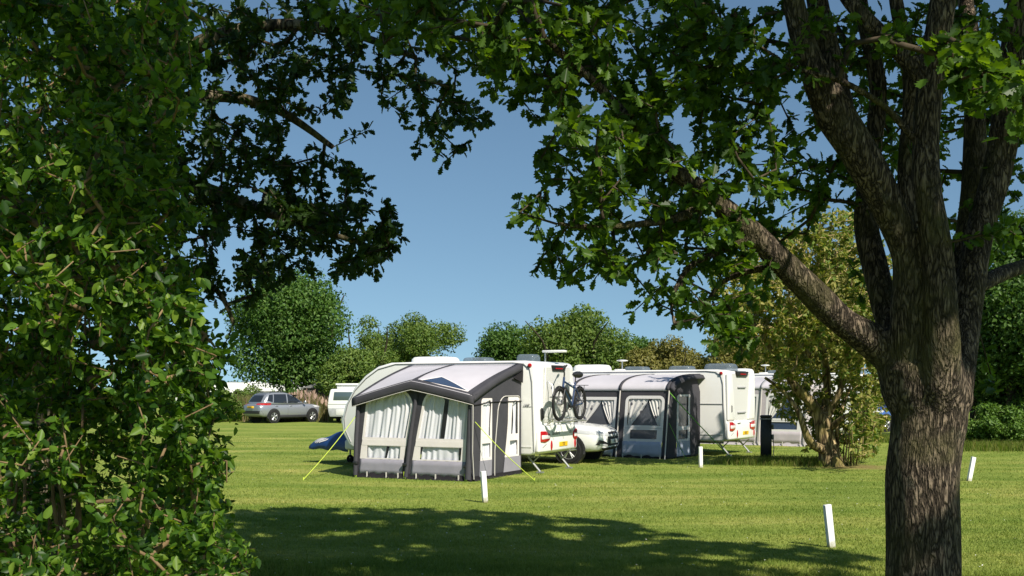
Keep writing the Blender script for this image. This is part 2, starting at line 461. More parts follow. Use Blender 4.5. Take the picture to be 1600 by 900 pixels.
def lawn_material(blade=False):
    m, nt, b = nodes_of('grass_blades' if blade else 'lawn_turf')
    L = nt.links.new
    tc = nt.nodes.new('ShaderNodeTexCoord')
    def noise(scale, detail, st=(1, 1, 1)):
        mp = nt.nodes.new('ShaderNodeMapping'); mp.inputs['Scale'].default_value = st
        n = nt.nodes.new('ShaderNodeTexNoise'); n.inputs['Scale'].default_value = scale; n.inputs['Detail'].default_value = detail
        L(tc.outputs['Object'], mp.inputs[0]); L(mp.outputs[0], n.inputs['Vector'])
        return n.outputs['Fac']
    def ramp(fac, stops):
        r = nt.nodes.new('ShaderNodeValToRGB')
        while len(r.color_ramp.elements) < len(stops): r.color_ramp.elements.new(.5)
        for e, (p, c) in zip(r.color_ramp.elements, stops): e.position = p; e.color = (*c, 1)
        L(fac, r.inputs[0]); return r.outputs[0]
    def mix(fac, a, c, blend='MIX'):
        x = nt.nodes.new('ShaderNodeMix'); x.data_type = 'RGBA'; x.blend_type = blend
        if isinstance(fac, float): x.inputs[0].default_value = fac
        else: L(fac, x.inputs[0])
        L(a, x.inputs[6]); L(c, x.inputs[7]); return x.outputs[2]
    base = ramp(noise(0.45, 6, (.55, 1.6, 1)), [(.30, LAWN_A), (.52, LAWN_B), (.72, LAWN_C)])
    fine = ramp(noise(38, 4), [(.3, (.62, .66, .5)), (.7, (1.25, 1.2, 1.25))])
    band = ramp(noise(1.1, 4, (.10, 1.0, 1)), [(.35, (.80, .88, .74)), (.65, (1.16, 1.10, 1.22))])
    c = mix(.8, base, band, 'MULTIPLY')
    if not blade: c = mix(.75, c, fine, 'MULTIPLY')
    mid = ramp(noise(5.5, 5, (.5, 1.8, 1)), [(.32, (.66, .76, .62)), (.68, (1.22, 1.14, 1.2))])
    c = mix(.8, c, mid, 'MULTIPLY')
    sxyz = nt.nodes.new('ShaderNodeSeparateXYZ'); L(tc.outputs['Object'], sxyz.inputs[0])
    # worn earth round the foot of the elder
    dv = nt.nodes.new('ShaderNodeVectorMath'); dv.operation = 'DISTANCE'
    L(tc.outputs['Object'], dv.inputs[0]); dv.inputs[1].default_value = (ELDER.x + .5, ELDER.y - .35, 0)
    ad = nt.nodes.new('ShaderNodeMath'); ad.operation = 'MULTIPLY_ADD'; ad.inputs[1].default_value = 1.6
    L(noise(2.2, 6), ad.inputs[0]); L(dv.outputs['Value'], ad.inputs[2])
    soil = ramp(ad.outputs[0], [(.0, (1, 1, 1)), (.5, (0, 0, 0))])
    mr = nt.nodes.new('ShaderNodeMapRange'); mr.inputs[1].default_value = 1.2; mr.inputs[2].default_value = 2.1; mr.inputs[3].default_value = .75; mr.inputs[4].default_value = 0
    L(ad.outputs[0], mr.inputs[0])
    sc = nt.nodes.new('ShaderNodeRGB'); sc.outputs[0].default_value = (.19, .13, .065, 1)
    c = mix(mr.outputs[0], c, sc.outputs[0])
    if blade:
        g = nt.nodes.new('ShaderNodeNewGeometry')
        c = mix(1.0, c, ramp(g.outputs['Random Per Island'], [(0, (.78, .84, .72)), (.6, (1.08, 1.08, 1.0)), (1, (1.35, 1.22, 1.4))]), 'MULTIPLY')
        t = nt.nodes.new('ShaderNodeBsdfTranslucent'); L(mix(1.0, c, ramp(g.outputs['Random Per Island'], [(0, (1.4, 1.45, .8)), (1, (1.4, 1.45, .8))]), 'MULTIPLY'), t.inputs[0])
        sh = nt.nodes.new('ShaderNodeMixShader'); sh.inputs[0].default_value = .3
        L(c, b.inputs['Base Color']); L(b.outputs[0], sh.inputs[1]); L(t.outputs[0], sh.inputs[2]); L(sh.outputs[0], nt.nodes['Material Output'].inputs['Surface'])
        b.inputs['Roughness'].default_value = .65; b.inputs['Specular IOR Level'].default_value = .15
        return m
    L(c, b.inputs['Base Color'])
    b.inputs['Roughness'].default_value = 0.95; b.inputs['Specular IOR Level'].default_value = 0.1
    bp = nt.nodes.new('ShaderNodeBump'); bp.inputs['Strength'].default_value = .6; bp.inputs['Distance'].default_value = .05
    L(noise(22, 6), bp.inputs['Height']); L(bp.outputs[0], b.inputs['Normal'])
    return m
LAWN_A, LAWN_B, LAWN_C = (.14, .205, .038), (.22, .27, .058), (.315, .325, .094)

def hz(x, y):
    return 0.02 * math.sin(x * .31 + 1.3) * math.sin(y * .23 + .4) + 0.012 * math.sin(x * .9 + y * .6)
def axis_vals(lim, fine, step):
    a = list(np.arange(0, fine + 1e-6, step)); v = fine
    while v < lim: v = v * 1.35 + 1; a.append(v)
    return np.array(a)
xa = axis_vals(2600, 42, 1.0); xs_ = np.concatenate([-xa[:0:-1], xa])
ya = axis_vals(2600, 95, 1.0); ys_ = np.concatenate([-axis_vals(600, 14, 2.0)[:0:-1], ya])
mb = MB(); mb.grid(lambda u, v: (u, v, hz(u, v) if abs(u) < 60 and v < 110 else 0.0), xs_, ys_)
lawn = tag(mb.build('lawn', lawn_material(), smooth=60), kind='structure')

# mown blades on the near lawn: density thins out with distance
def blades(name, x, y, h, w, lean, material, z0=None):
    n = len(x)
    a = rng.uniform(0, 2 * math.pi, n)
    dx, dy = np.cos(a) * w / 2, np.sin(a) * w / 2
    lx, ly = rng.normal(0, lean, n) * h, rng.normal(0, lean, n) * h
    z = np.array([hz(p, q) for p, q in zip(x, y)]) - .004
    V = np.stack([np.stack([x - dx, y - dy, z], 1), np.stack([x + dx, y + dy, z], 1),
                  np.stack([x + lx * .45 + dx * .6, y + ly * .45 + dy * .6, z + h * .6], 1), np.stack([x + lx, y + ly, z + h], 1),
                  np.stack([x + lx * .45 - dx * .6, y + ly * .45 - dy * .6, z + h * .6], 1)], 1)
    loops = (np.arange(n)[:, None] * 5 + np.arange(5)[None]).ravel()
    return mesh_np(name, V.reshape(-1, 3), loops, np.arange(n) * 5, np.full(n, 5), material)
grass_m = lawn_material(True)
n = 360000
d = 1 / rng.uniform(1 / 46, 1 / 9.6, n)
x = rng.uniform(-.60, .60, n) * d
k_ = ~((np.hypot(x - ELDER.x - .5, d - ELDER.y + .35) < 1.15) & (rng.random(n) < .8)); x = x[k_]; d = d[k_]; n = len(x)
patch = np.array([mnoise.noise(Vector((p * .8, q * .8, 0))) for p, q in zip(x, d)])
hh = (.030 + .010 * patch) * rng.uniform(.6, 1.3, n) * (1 + 1.5 * np.clip((12.6 - d + .8 * patch) / 2.4, 0, 1))
tag(blades('grass', x, d, hh, .004 + .00075 * d * .6, .5, grass_m), 'short mown green grass blades covering the near lawn', 'grass', kind='stuff')

rough_m = leaf_mat('rough_grass', [(.06, .11, .015), (.10, .16, .02), (.16, .19, .035), (.24, .22, .08)], trans=.35, rough=.6, spec=.2)
def tuft_field(name, label, pts, spread, n, h, w=.008):
    pts = np.array(pts); k = rng.integers(0, len(pts), n)
    x = pts[k, 0] + rng.normal(0, spread, n) * (1 if pts.shape[1] < 3 else pts[k, 2]); y = pts[k, 1] + rng.normal(0, spread, n)
    return tag(blades(name, x, y, h * rng.uniform(.4, 1.2, n), np.full(n, w), .28, rough_m), label, 'grass', kind='stuff')
e = ELDER
tuft_field('long_grass', 'unmown grass in a ragged ring at the foot of the leaning elder tree',
           [(e.x + math.cos(t) * 1.1 - .9, e.y + math.sin(t) * .7 + .75) for t in np.arange(0, 6.28, .3)] + [(e.x - 1.9, e.y + .3), (e.x - 2.4, e.y + .2)], .3, 5200, .2, .012)
tuft_field('long_grass', 'taller shaded grass below the leafy bush that fills the left edge',
           [(px_, py_) for px_, py_ in [(-2.6, 8.4), (-2.3, 9.2), (-3.2, 10), (-2.9, 11), (-2.0, 9.8), (-3.6, 11.6), (-1.6, 9.6)]], .5, 9000, .14, .007)
tuft_field('long_grass', 'seeding long grass along the foot of the dark hedge trees',
           [(gp(q, 706).x, gp(q, 706).y + 1.0) for q in range(1500, 1800, 12)] + [(gp(q, 690).x, gp(q, 690).y) for q in range(1330, 1400, 10)], .5, 9000, .32, .016)

# ------------------------------------------------------------------ foreground oak
oak_bark = bark_mat('oak_bark', (.035, .027, .020), (.235, .182, .132), 32, 1.0, moss=(.11, .10, .045))
twig_m = mat('oak_twig', (.06, .047, .032), .9, spec=.1, var=.4, vscale=20)
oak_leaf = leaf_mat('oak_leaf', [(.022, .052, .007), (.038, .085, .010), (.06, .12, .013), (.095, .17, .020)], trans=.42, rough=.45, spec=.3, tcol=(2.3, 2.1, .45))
oak2_leaf = leaf_mat('shaded_oak_leaf', [(.014, .032, .006), (.022, .05, .008), (.036, .075, .011)], trans=.3, rough=.5, spec=.25, tcol=(2.0, 1.9, .5))  # darker copy of the oak leaf: shade put into the colour
SHX, SHY = [300, 420, 560, 700, 800, 900, 1010, 1130, 1260, 1330, 1400], [800, 795, 792, 794, 799, 806, 818, 834, 850, 860, 872]
SX, SY, SZ = SDIR
def shade_ok(p, slack=0.0):
    """the lawn beyond the edge of the tree's shadow stays in the sun, as in the photograph"""
    gx = p[:, 0] - SX / SZ * p[:, 2]; gy = p[:, 1] - SY / SZ * p[:, 2]
    px = 800 + FPX * gx / gy; py = HOR + FPX * EYE / gy
    lim = np.interp(px, SHX, SHY) + slack
    bad = (gy > 9.5) & (px > 250) & (py < lim)
    bad |= (px > 1400) & (gy > 9.6) & (py < 935)
    return ~bad
oak = thing('oak_tree', (0, 0, 0), 0, 'big oak with several thick stems standing closest to the viewer, dark fissured bark', 'tree', 'trees around the pitch')
base = P(1441, 607, 7.0); bx, by = base.x, base.y
oak.location = (bx, by, 0)
OF = np.array([bx, by, 0.0])
def LP(pts, of=OF):
    """(px, py, depth, radius in px) -> local points and radii"""
    return [tuple(np.array(P(a, b, c)) - of) for a, b, c, r in pts], [r * c / FPX for a, b, c, r in pts]
mb = MB(); skel = []; skr = []
def add_limb(pts, of=OF, sides=18, per=6, keep=True, frm=0):
    p, r = LP(pts, of)
    Pp, Rr = limb(mb, p, r, sides, per)
    if keep:
        for q, w in list(zip(Pp, Rr))[frm:]: skel.append(q); skr.append(w)
add_limb([(1441, 1100, 7, 92), (1440, 1040, 7, 72), (1440, 980, 7, 62), (1441, 900, 7, 57), (1441, 820, 7, 56), (1442, 750, 7, 56), (1448, 690, 7, 54), (1452, 645, 7, 56), (1444, 605, 7, 65), (1438, 570, 7, 66), (1434, 540, 7, 44)], sides=40, per=7, keep=False)
add_limb([(1443, 640, 7.0, 20), (1402, 568, 7.0, 32), (1372, 540, 7.0, 29), (1318, 503, 6.9, 23), (1248, 436, 6.8, 21), (1186, 374, 6.7, 19), (1115, 312, 6.6, 16), (1050, 262, 6.5, 13), (990, 195, 6.4, 9), (925, 125, 6.3, 7), (850, 60, 6.1, 5)], frm=16)
add_limb([(1445, 640, 7.05, 15), (1422, 570, 7.15, 28), (1392, 510, 7.35, 23), (1368, 420, 7.5, 20), (1352, 340, 7.6, 18), (1362, 240, 7.7, 15), (1372, 140, 7.7, 13), (1352, 40, 7.7, 11), (1330, -90, 7.8, 9), (1300, -300, 8, 6)], frm=16)
add_limb([(1446, 660, 7, 25), (1430, 575, 6.95, 42), (1421, 500, 6.9, 29), (1418, 400, 6.9, 25), (1380, 310, 6.85, 27), (1340, 235, 6.8, 29), (1306, 180, 6.8, 31), (1266, 95, 6.75, 20), (1242, 15, 6.7, 17), (1215, -120, 6.6, 14), (1180, -320, 6.4, 10), (1120, -560, 6, 6)], frm=16)
add_limb([(1332, 225, 6.85, 16), (1303, 110, 6.95, 18), (1280, 20, 7.05, 17), (1268, -90, 7.2, 13), (1290, -300, 7.8, 9), (1330, -480, 8.4, 5)], frm=6)
add_limb([(1450, 700, 7.0, 22), (1463, 600, 6.84, 36), (1472, 500, 6.72, 26), (1466, 400, 6.73, 24), (1450, 300, 6.75, 21), (1447, 220, 6.8, 20), (1456, 120, 6.8, 20), (1474, 0, 6.8, 20), (1490, -150, 6.9, 17), (1520, -380, 7.2, 13), (1570, -640, 7.6, 7)], frm=16)
add_limb([(1446, 620, 7.1, 15), (1432, 510, 7.2, 18), (1421, 400, 7.3, 15), (1417, 270, 7.35, 14), (1424, 130, 7.4, 13), (1400, 0, 7.5, 11), (1380, -160, 7.6, 8), (1350, -360, 7.8, 5)], frm=12)
add_limb([(1452, 700, 7.0, 22), (1488, 600, 7.0, 33), (1508, 490, 7.15, 24), (1530, 370, 7.25, 22), (1560, 260, 7.3, 22), (1575, 160, 7.3, 22), (1592, 20, 7.3, 20), (1620, -150, 7.2, 16), (1680, -400, 7.0, 9)], frm=16)
add_limb([(1455, 680, 7.05, 15), (1478, 590, 7.2, 26), (1504, 420, 7.55, 19), (1522, 270, 7.7, 18), (1520, 90, 7.8, 14), (1500, -60, 8.2, 11), (1480, -260, 9, 6)], frm=16)
add_limb([(1520, 450, 7.2, 14), (1570, 426, 7.5, 13), (1625, 408, 7.8, 11), (1700, 380, 8.0, 9), (1800, 330, 8.2, 5)], sides=10)
add_limb([(1452, 130, 6.8, 14), (1395, 70, 6.85, 14), (1330, 5, 6.9, 12), (1280, -70, 7.0, 9), (1180, -180, 7.2, 6)], sides=10)
add_limb([(1425, 215, 6.8, 6), (1380, 165, 6.7, 6), (1310, 125, 6.6, 5.5), (1240, 105, 6.5, 4), (1170, 60, 6.4, 3)], sides=8)
add_limb([(1115, 312, 6.6, 10), (1060, 340, 6.5, 8), (1000, 350, 6.4, 6), (930, 355, 6.3, 5), (870, 350, 6.2, 4)], sides=8)
add_limb([(1186, 374, 6.7, 9), (1130, 390, 6.6, 7), (1075, 420, 6.55, 5), (1050, 470, 6.5, 4), (1055, 510, 6.5, 3.5)], sides=7)
add_limb([(1240, 432, 6.8, 9), (1190, 420, 6.9, 7), (1130, 440, 7.0, 5), (1100, 480, 7.0, 4)], sides=7)
# knotted scar and burr where the stems part
k0 = len(mb.v)
for (a, b_, c, r) in [(1502, 620, 6.92, 20), (1478, 565, 6.74, 18)]:
    p = np.array(P(a, b_, c)) - OF; r = r * c / FPX
    mb.grid(lambda u, v: (p[0] + r * math.cos(u) * math.sin(v) * (1 + .15 * math.sin(3 * u)), p[1] + r * math.sin(u) * math.sin(v), p[2] + r * 1.5 * math.cos(v)), np.linspace(0, 2 * math.pi, 15), np.linspace(0.05, 3.09, 9))
tr = mb.build('trunk', oak_bark, oak, smooth=75)
md = tr.modifiers.new('one skin', 'REMESH'); md.mode = 'VOXEL'; md.voxel_size = .014; md.use_smooth_shade = True
md = tr.modifiers.new('soften', 'SMOOTH'); md.factor = .5; md.iterations = 3

VIS = [(860, 60, 120, 85, 1.2), (1000, 70, 140, 90, 1.25), (1130, 80, 110, 100, 1.2), (935, 215, 110, 85, 1.25), (1060, 220, 120, 100, 1.35), (1185, 215, 75, 120, .85),
       (885, 345, 75, 75, .8), (985, 360, 90, 90, .85), (1085, 370, 80, 80, .95), (1180, 390, 55, 70, .8), (1115, 480, 55, 55, .55), (860, 445, 42, 32, .6), (1045, 465, 60, 45, .5), (940, 430, 60, 35, .75),
       (1150, 540, 40, 30, .7, 6.6, 7.4), (1165, 470, 40, 70, .5), (835, 320, 30, 30, .7),
       (740, 45, 90, 60, 1.3), (650, 30, 90, 50, 1.2), (560, 10, 90, 40, 1.0), (820, 130, 60, 50, .8),
       (1290, 60, 60, 70, .75), (1390, 50, 70, 60, .8), (1540, 60, 70, 60, 1.0), (1560, 330, 50, 60, .8), (1360, 240, 60, 80, .8, 7.4, 9.6), (1300, 300, 60, 60, .75, 7.2, 9.4), (1420, 300, 60, 90, .8, 7.8, 9.8), (1500, 200, 60, 100, 1.0, 7.8, 9.8), (1340, 120, 70, 90, .9, 7.6, 9.8), (1440, 100, 60, 90, .9, 7.8, 9.8), (1540, 350, 50, 70, .6, 7.8, 9.5),
       (1380, 420, 60, 60, .25, 7.4, 9), (1230, 320, 50, 60, .5, 7, 9), (1260, 200, 40, 60, .6, 7.2, 9), (1590, 200, 40, 80, .8, 6.9, 8.6), (1600, 90, 60, 60, 1.0, 6.6, 8.6),
       (1550, 115, 60, 60, 1.5, 4.6, 5.6), (1590, 150, 40, 55, 1.4, 4.6, 5.6), (1480, 60, 60, 60, .9, 7.4, 9), (1410, 180, 60, 70, .8, 7.6, 9.6), (1560, 620, 45, 30, .35, 6.7, 7.3), (930, 205, 55, 40, .8, 5.2, 6.0)]
vis = in_ellipses(VIS, rng, 54, (5.9, 8.3))
vis = vis[shade_ok(vis)]
# the high crown over the pitch edge, above the picture: it shades the near lawn, the bush and the lower leaves
def ellipsoid(c, r, n):
    q = norm(rng.normal(0, 1, (n, 3))) * (rng.random((n, 1)) ** (1 / 2.4))
    return q * np.array(r) + np.array(c)
hi = np.concatenate([ellipsoid((3.6, 8.0, 8.0), (5.8, 5.4, 2.8), 760), ellipsoid((2.6, 2.2, 7.8), (5.6, 4.6, 2.6), 420)])
hi = hi[(hi[:, 2] > EYE + .36 * np.maximum(hi[:, 1], 0) + .45) & (hi[:, 2] > 4.6)]
hi = hi[shade_ok(hi, 0.0)]
hi = hi[~((hi[:, 0] < 3.2) & (hi[:, 1] < 3.0) & (rng.random(len(hi)) < .82))]  # unseen crown thinned here to let sun onto the bush
hi = hi[~((hi[:, 0] < 3.4) & (hi[:, 1] < .7))]
hi = np.concatenate([hi, ellipsoid((.3, 1.5, 7.0), (1.3, .9, .9), 90)])  # unseen clump added to shade the top of the bush
hi = np.concatenate([hi, ellipsoid((6.1, 1.7, 7.0), (2.3, 2.3, 1.6), 480)]); hi = hi[shade_ok(hi)]      # unseen clump added in the sun's path to shade the trunk
def carve(p, spots, rad_):
    """gaps in the crown through which the sun reaches these places"""
    keep = np.ones(len(p), bool)
    for s_ in spots:
        v = p - np.array(s_); t = v @ np.array(SDIR)
        keep &= ~((t > .9) & (np.linalg.norm(v - t[:, None] * np.array(SDIR), axis=1) < rad_))
    return p[keep]
GAPS = [P(1462, 700, 6.78), P(1470, 775, 6.78), P(1440, 855, 6.78), P(1330, 510, 6.7), P(925, 205, 5.6), P(1560, 110, 5.0), P(1600, 130, 5.0), P(1090, 290, 6.4)]
hi = carve(carve(carve(hi, GAPS[:4], .56), GAPS[4:5], .72), GAPS[5:7], 1.15); vis = carve(vis, GAPS, .3)
nd, par, rad, tips, n0 = grow(skel, skr, np.concatenate([vis, hi]) - OF, rng, step=.3, wob=.10, tip=.0035, power=.42)
twigs('branches', nd, par, rad, n0, twig_m, oak, 5)
low = tips[nd[tips][:, 2] + 0 < EYE + .36 * np.maximum(nd[tips][:, 1] + by, 0) + .40]
up = np.setdiff1d(tips, low)
a_ = spray(nd, par, low, rng, 16, .85, .078, up=.7, along=.24)
scatter('crown', OAK, *a_, oak_leaf, oak)
b_ = spray(nd, par, up, rng, 24, .9, .21, up=.9, along=.75)
scatter('crown', CLUMP, *b_, oak_leaf, oak)
print('oak', len(low), len(up))

# ------------------------------------------------------------------ the oak on the other side of the gap
oak2 = thing('oak_tree', (0, 0, 0), 0, 'dark oak reaching over the gap from behind the leafy bush, its trunk hidden', 'tree', 'trees around the pitch')
o2 = P(70, 607, 12.6); oak2.location = (o2.x, o2.y, 0); OF2 = np.array([o2.x, o2.y, 0.0])
mb = MB(); skel = []; skr = []
add_limb([(70, 885, 12.6, 50), (72, 780, 12.6, 40), (75, 600, 12.6, 36), (85, 450, 12.6, 33), (100, 300, 12.5, 28), (150, 150, 12.4, 20), (230, 0, 12.2, 14), (300, -160, 12, 7)], OF2, 16, 5)
add_limb([(95, 330, 12.5, 20), (190, 170, 12.3, 16), (300, 75, 12.0, 13), (420, 40, 11.8, 10), (540, 50, 11.6, 7), (650, 90, 11.4, 4)], OF2, 10, 5)
add_limb([(85, 420, 12.5, 18), (190, 300, 12.2, 14), (300, 290, 11.9, 11), (410, 330, 11.7, 8), (500, 360, 11.5, 5), (580, 385, 11.4, 3)], OF2, 10, 5)
add_limb([(200, 170, 12.3, 11), (330, 150, 12.2, 10), (430, 170, 12.1, 7), (520, 230, 12, 4)], OF2, 8, 5)
add_limb([(80, 520, 12.5, 14), (180, 430, 12.3, 10), (280, 420, 12.1, 7), (340, 455, 12, 5), (365, 505, 12, 3)], OF2, 8, 5)
mb.build('trunk', bark_mat('pale_bark', (.03, .025, .018), (.20, .165, .11), 14, .8, moss=(.12, .11, .04)), oak2, smooth=75)
VIS2 = [(450, 50, 120, 70, 1.3), (560, 70, 90, 70, 1.3), (655, 130, 80, 70, 1.25), (705, 185, 55, 45, 1.1), (688, 245, 35, 26, .8), (470, 160, 80, 70, .75), (505, 290, 80, 70, 1.25), (555, 360, 65, 60, 1.2), (600, 385, 42, 40, 1.0), (585, 425, 40, 30, .8), (480, 385, 80, 70, 1.4),
        (400, 320, 100, 90, 1.35), (370, 180, 90, 90, .75), (300, 60, 120, 70, 1.1), (220, 180, 140, 140, .8), (200, 350, 150, 130, 1.1), (60, 100, 130, 140, .9), (60, 350, 120, 140, .9), (340, 445, 60, 50, 1.0), (420, 440, 60, 40, .9), (300, 540, 50, 70, .8), (560, 215, 30, 30, .5), (520, 120, 40, 40, .8), (440, 240, 50, 40, .7), (610, 330, 25, 25, .5)]
v2 = in_ellipses(VIS2, rng, 58, (10.6, 13.4)); v2 = v2[shade_ok(v2)]
hi2 = ellipsoid((-4.2, 11.2, 8.6), (5, 4, 2.6), 420); hi2 = hi2[(hi2[:, 2] > EYE + .36 * hi2[:, 1] + .5)]; hi2 = hi2[shade_ok(hi2)]
nd, par, rad, tips, n0 = grow(skel, skr, np.concatenate([v2, hi2]) - OF2, rng, step=.4, wob=.10, tip=.0045, power=.42)
twigs('branches', nd, par, rad, n0, twig_m, oak2, 4)
a_ = spray(nd, par, tips, rng, 20, .85, .098, up=.7, along=.38)
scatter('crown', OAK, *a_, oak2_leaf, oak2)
print('oak2', len(tips))

# ------------------------------------------------------------------ leafy bush at the edge of the picture
bush_leaf = leaf_mat('bush_leaf', [(.014, .038, .006), (.028, .075, .009), (.055, .125, .013), (.10, .19, .020), (.17, .25, .032)], trans=.42, rough=.45, spec=.3, tcol=(2.2, 2.1, .5))
stem_m = mat('bush_stem', (.16, .11, .06), .9, spec=.1, var=.45, vscale=9)
bush = thing('leafy_bush', (-2.0, 4.9, 0), 0, 'tall dense bush with small oval leaves filling the left edge, twigs showing', 'bush')
OB = np.array([-2.0, 4.9, 0.0])
mb = MB(); skel = []; skr = []
for i in range(40):
    a = rng.uniform(0, 6.28); r0 = rng.uniform(.1, .5)
    p = [(math.cos(a) * r0, math.sin(a) * r0 * .6, -.05)]
    dx, dy = rng.normal(-.04, .10), rng.normal(0, .10)
    for k in range(1, 7):
        p.append((p[-1][0] + dx + rng.normal(0, .08), p[-1][1] + dy + rng.normal(0, .08), p[-1][2] + rng.uniform(.3, .55)))
    r = [.018, .015, .012, .010, .008, .006, .004]
    if any(q[1] + OB[1] < 4.95 and q[2] > .7 for q in p): continue
    if any(800 + FPX * (q[0] + OB[0]) / (q[1] + OB[1]) > 300 for q in p): continue
    Pp, Rr = limb(mb, p, r, 7, 4, .15)
    skel += Pp; skr += Rr
mb.build('stems', stem_m, bush, smooth=70)
EDGE_Y = [-120, 0, 60, 200, 300, 350, 420, 480, 560, 620, 680, 730, 800, 860, 905, 1000]
EDGE_X = [250, 265, 300, 275, 270, 300, 285, 300, 330, 318, 345, 372, 350, 372, 360, 340]
n = 3000
n = 4300
py = rng.uniform(-120, 960, n); edge = np.interp(py, EDGE_Y, EDGE_X) + np.array([46 * mnoise.noise(Vector((0, q / 62.0, 3.3))) + 26 * mnoise.noise(Vector((5, q / 23.0, 1))) for q in py]) + np.abs(rng.normal(0, 12, n))
px = -150 + (edge + 150) * rng.random(n) ** .85
dd = rng.uniform(3.9, 6.8, n)
t_ = np.stack([(px - 800) / FPX * dd, dd, EYE - (py - HOR) / FPX * dd], 1)
t_ = t_[(t_[:, 2] > .03)]
clump = np.array([mnoise.noise(Vector(q) * 2.3) + .5 * mnoise.noise(Vector(q) * 5.0) for q in t_])
t_ = t_[(clump > -.06) | ((t_[:, 1] > 5.6) & (rng.random(len(t_)) < .5))]
bare = len(t_) // 12
nd, par, rad, tips, n0 = grow(skel, skr, t_ - OB, rng, step=.2, wob=.16, tip=.0022, power=.44)
twigs('branches', nd, par, rad, n0, stem_m, bush, 5)
leafy = tips[rng.random(len(tips)) > .14]
a_ = spray(nd, par, leafy, rng, 25, 1.0, .038, up=.5, along=.26, jitter=.75, szvar=.6)
scatter('foliage', OVATE, *a_, bush_leaf, bush)
print('bush', len(tips))

# ------------------------------------------------------------------ leaning elder on the lawn
elder_bark = bark_mat('elder_bark', (.09, .065, .035), (.46, .35, .19), 9, .9, moss=(.20, .17, .05))
elder_leaf = leaf_mat('elder_leaf', [(.07, .13, .02), (.12, .175, .03), (.18, .20, .042), (.25, .24, .06), (.33, .29, .095)], trans=.30, rough=.55, spec=.2)
elder = thing('elder_tree', (ELDER.x, ELDER.y, 0), 0, 'leaning elder with golden green leaves and gnarled pale trunk beside the dark post', 'tree', 'trees around the pitch')
OE = np.array([ELDER.x, ELDER.y, 0.0]); De = ELDER.y
mb = MB(); skel = []; skr = []
add_limb([(1300, 735, De, 22), (1297, 712, De, 17), (1291, 690, De, 15), (1286, 662, De, 14), (1284, 645, De, 11)], OE, 14, 5, False)
add_limb([(1286, 660, De, 12), (1268, 630, De, 8.5), (1250, 612, De - .2, 7.5), (1234, 592, De - .3, 6), (1212, 560, De - .3, 4.5), (1190, 520, De - .2, 3), (1165, 480, De, 2)], OE, 9, 4)
add_limb([(1286, 655, De, 9), (1292, 620, De + .2, 6.5), (1290, 570, De + .3, 5.5), (1278, 510, De + .4, 4.5), (1270, 450, De + .4, 3.5), (1262, 390, De + .4, 2)], OE, 9, 4)
add_limb([(1290, 655, De, 7.5), (1304, 628, De - .2, 5.5), (1316, 600, De - .3, 4.5), (1328, 540, De - .2, 3.6), (1332, 470, De, 3), (1326, 390, De, 2)], OE, 8, 4)
add_limb([(1294, 705, De, 8), (1268, 693, De - .5, 7), (1255, 665, De - .6, 5), (1246, 640, De - .6, 4), (1222, 610, De - .5, 3), (1195, 590, De - .4, 2)], OE, 8, 4)
add_limb([(1292, 675, De, 5), (1312, 656, De - .4, 4.2), (1335, 645, De - .6, 3.2), (1360, 643, De - .6, 2)], OE, 7, 4)
add_limb([(1308, 728, De + .2, 4), (1308, 690, De + .2, 3.5), (1310, 655, De + .2, 3), (1330, 600, De + .3, 2), (1350, 540, De + .4, 1.2)], OE, 7, 4)
for q in range(9):
    x0 = 1312 + q * 3.2; add_limb([(x0, 728, De + .1, 1.2), (x0 + rng.normal(1, 3), 700, De + rng.normal(0, .2), 1), (x0 + rng.normal(2, 5), 668, De + rng.normal(0, .3), .7)], OE, 5, 3)
add_limb([(1268, 560, De + .4, 4), (1240, 520, De + .4, 3), (1222, 470, De + .3, 2.4), (1215, 420, De + .3, 1.6)], OE, 7, 4)
mb.build('trunk', elder_bark, elder, smooth=75)
VE = [(1250, 450, 95, 90, 1.1), (1320, 420, 70, 90, 1.0), (1175, 510, 65, 60, 1.0), (1285, 550, 90, 75, 1.0), (1345, 590, 45, 80, 1.1), (1222, 575, 40, 35, .6), (1370, 520, 45, 90, 1.1), (1140, 455, 45, 55, .9), (1290, 370, 70, 50, .8), (1235, 660, 28, 40, .3), (1330, 670, 45, 48, .9), (1362, 655, 24, 40, 1.0), (1260, 620, 50, 40, .5), (1150, 520, 45, 40, 1.0), (1210, 400, 60, 50, 1.0), (1295, 625, 75, 60, 1.0, De + .2, De + 1.8), (1350, 620, 45, 65, 1.0, De, De + 1.8), (1230, 610, 35, 40, .6, De + .3, De + 1.6), (1340, 690, 40, 30, .7, De, De + 1.2), (1180, 440, 50, 50, .8), (1400, 450, 30, 80, .8), (1255, 690, 20, 25, .25)]
ve = in_ellipses(VE, rng, 340, (De - 3.2, De + .6))
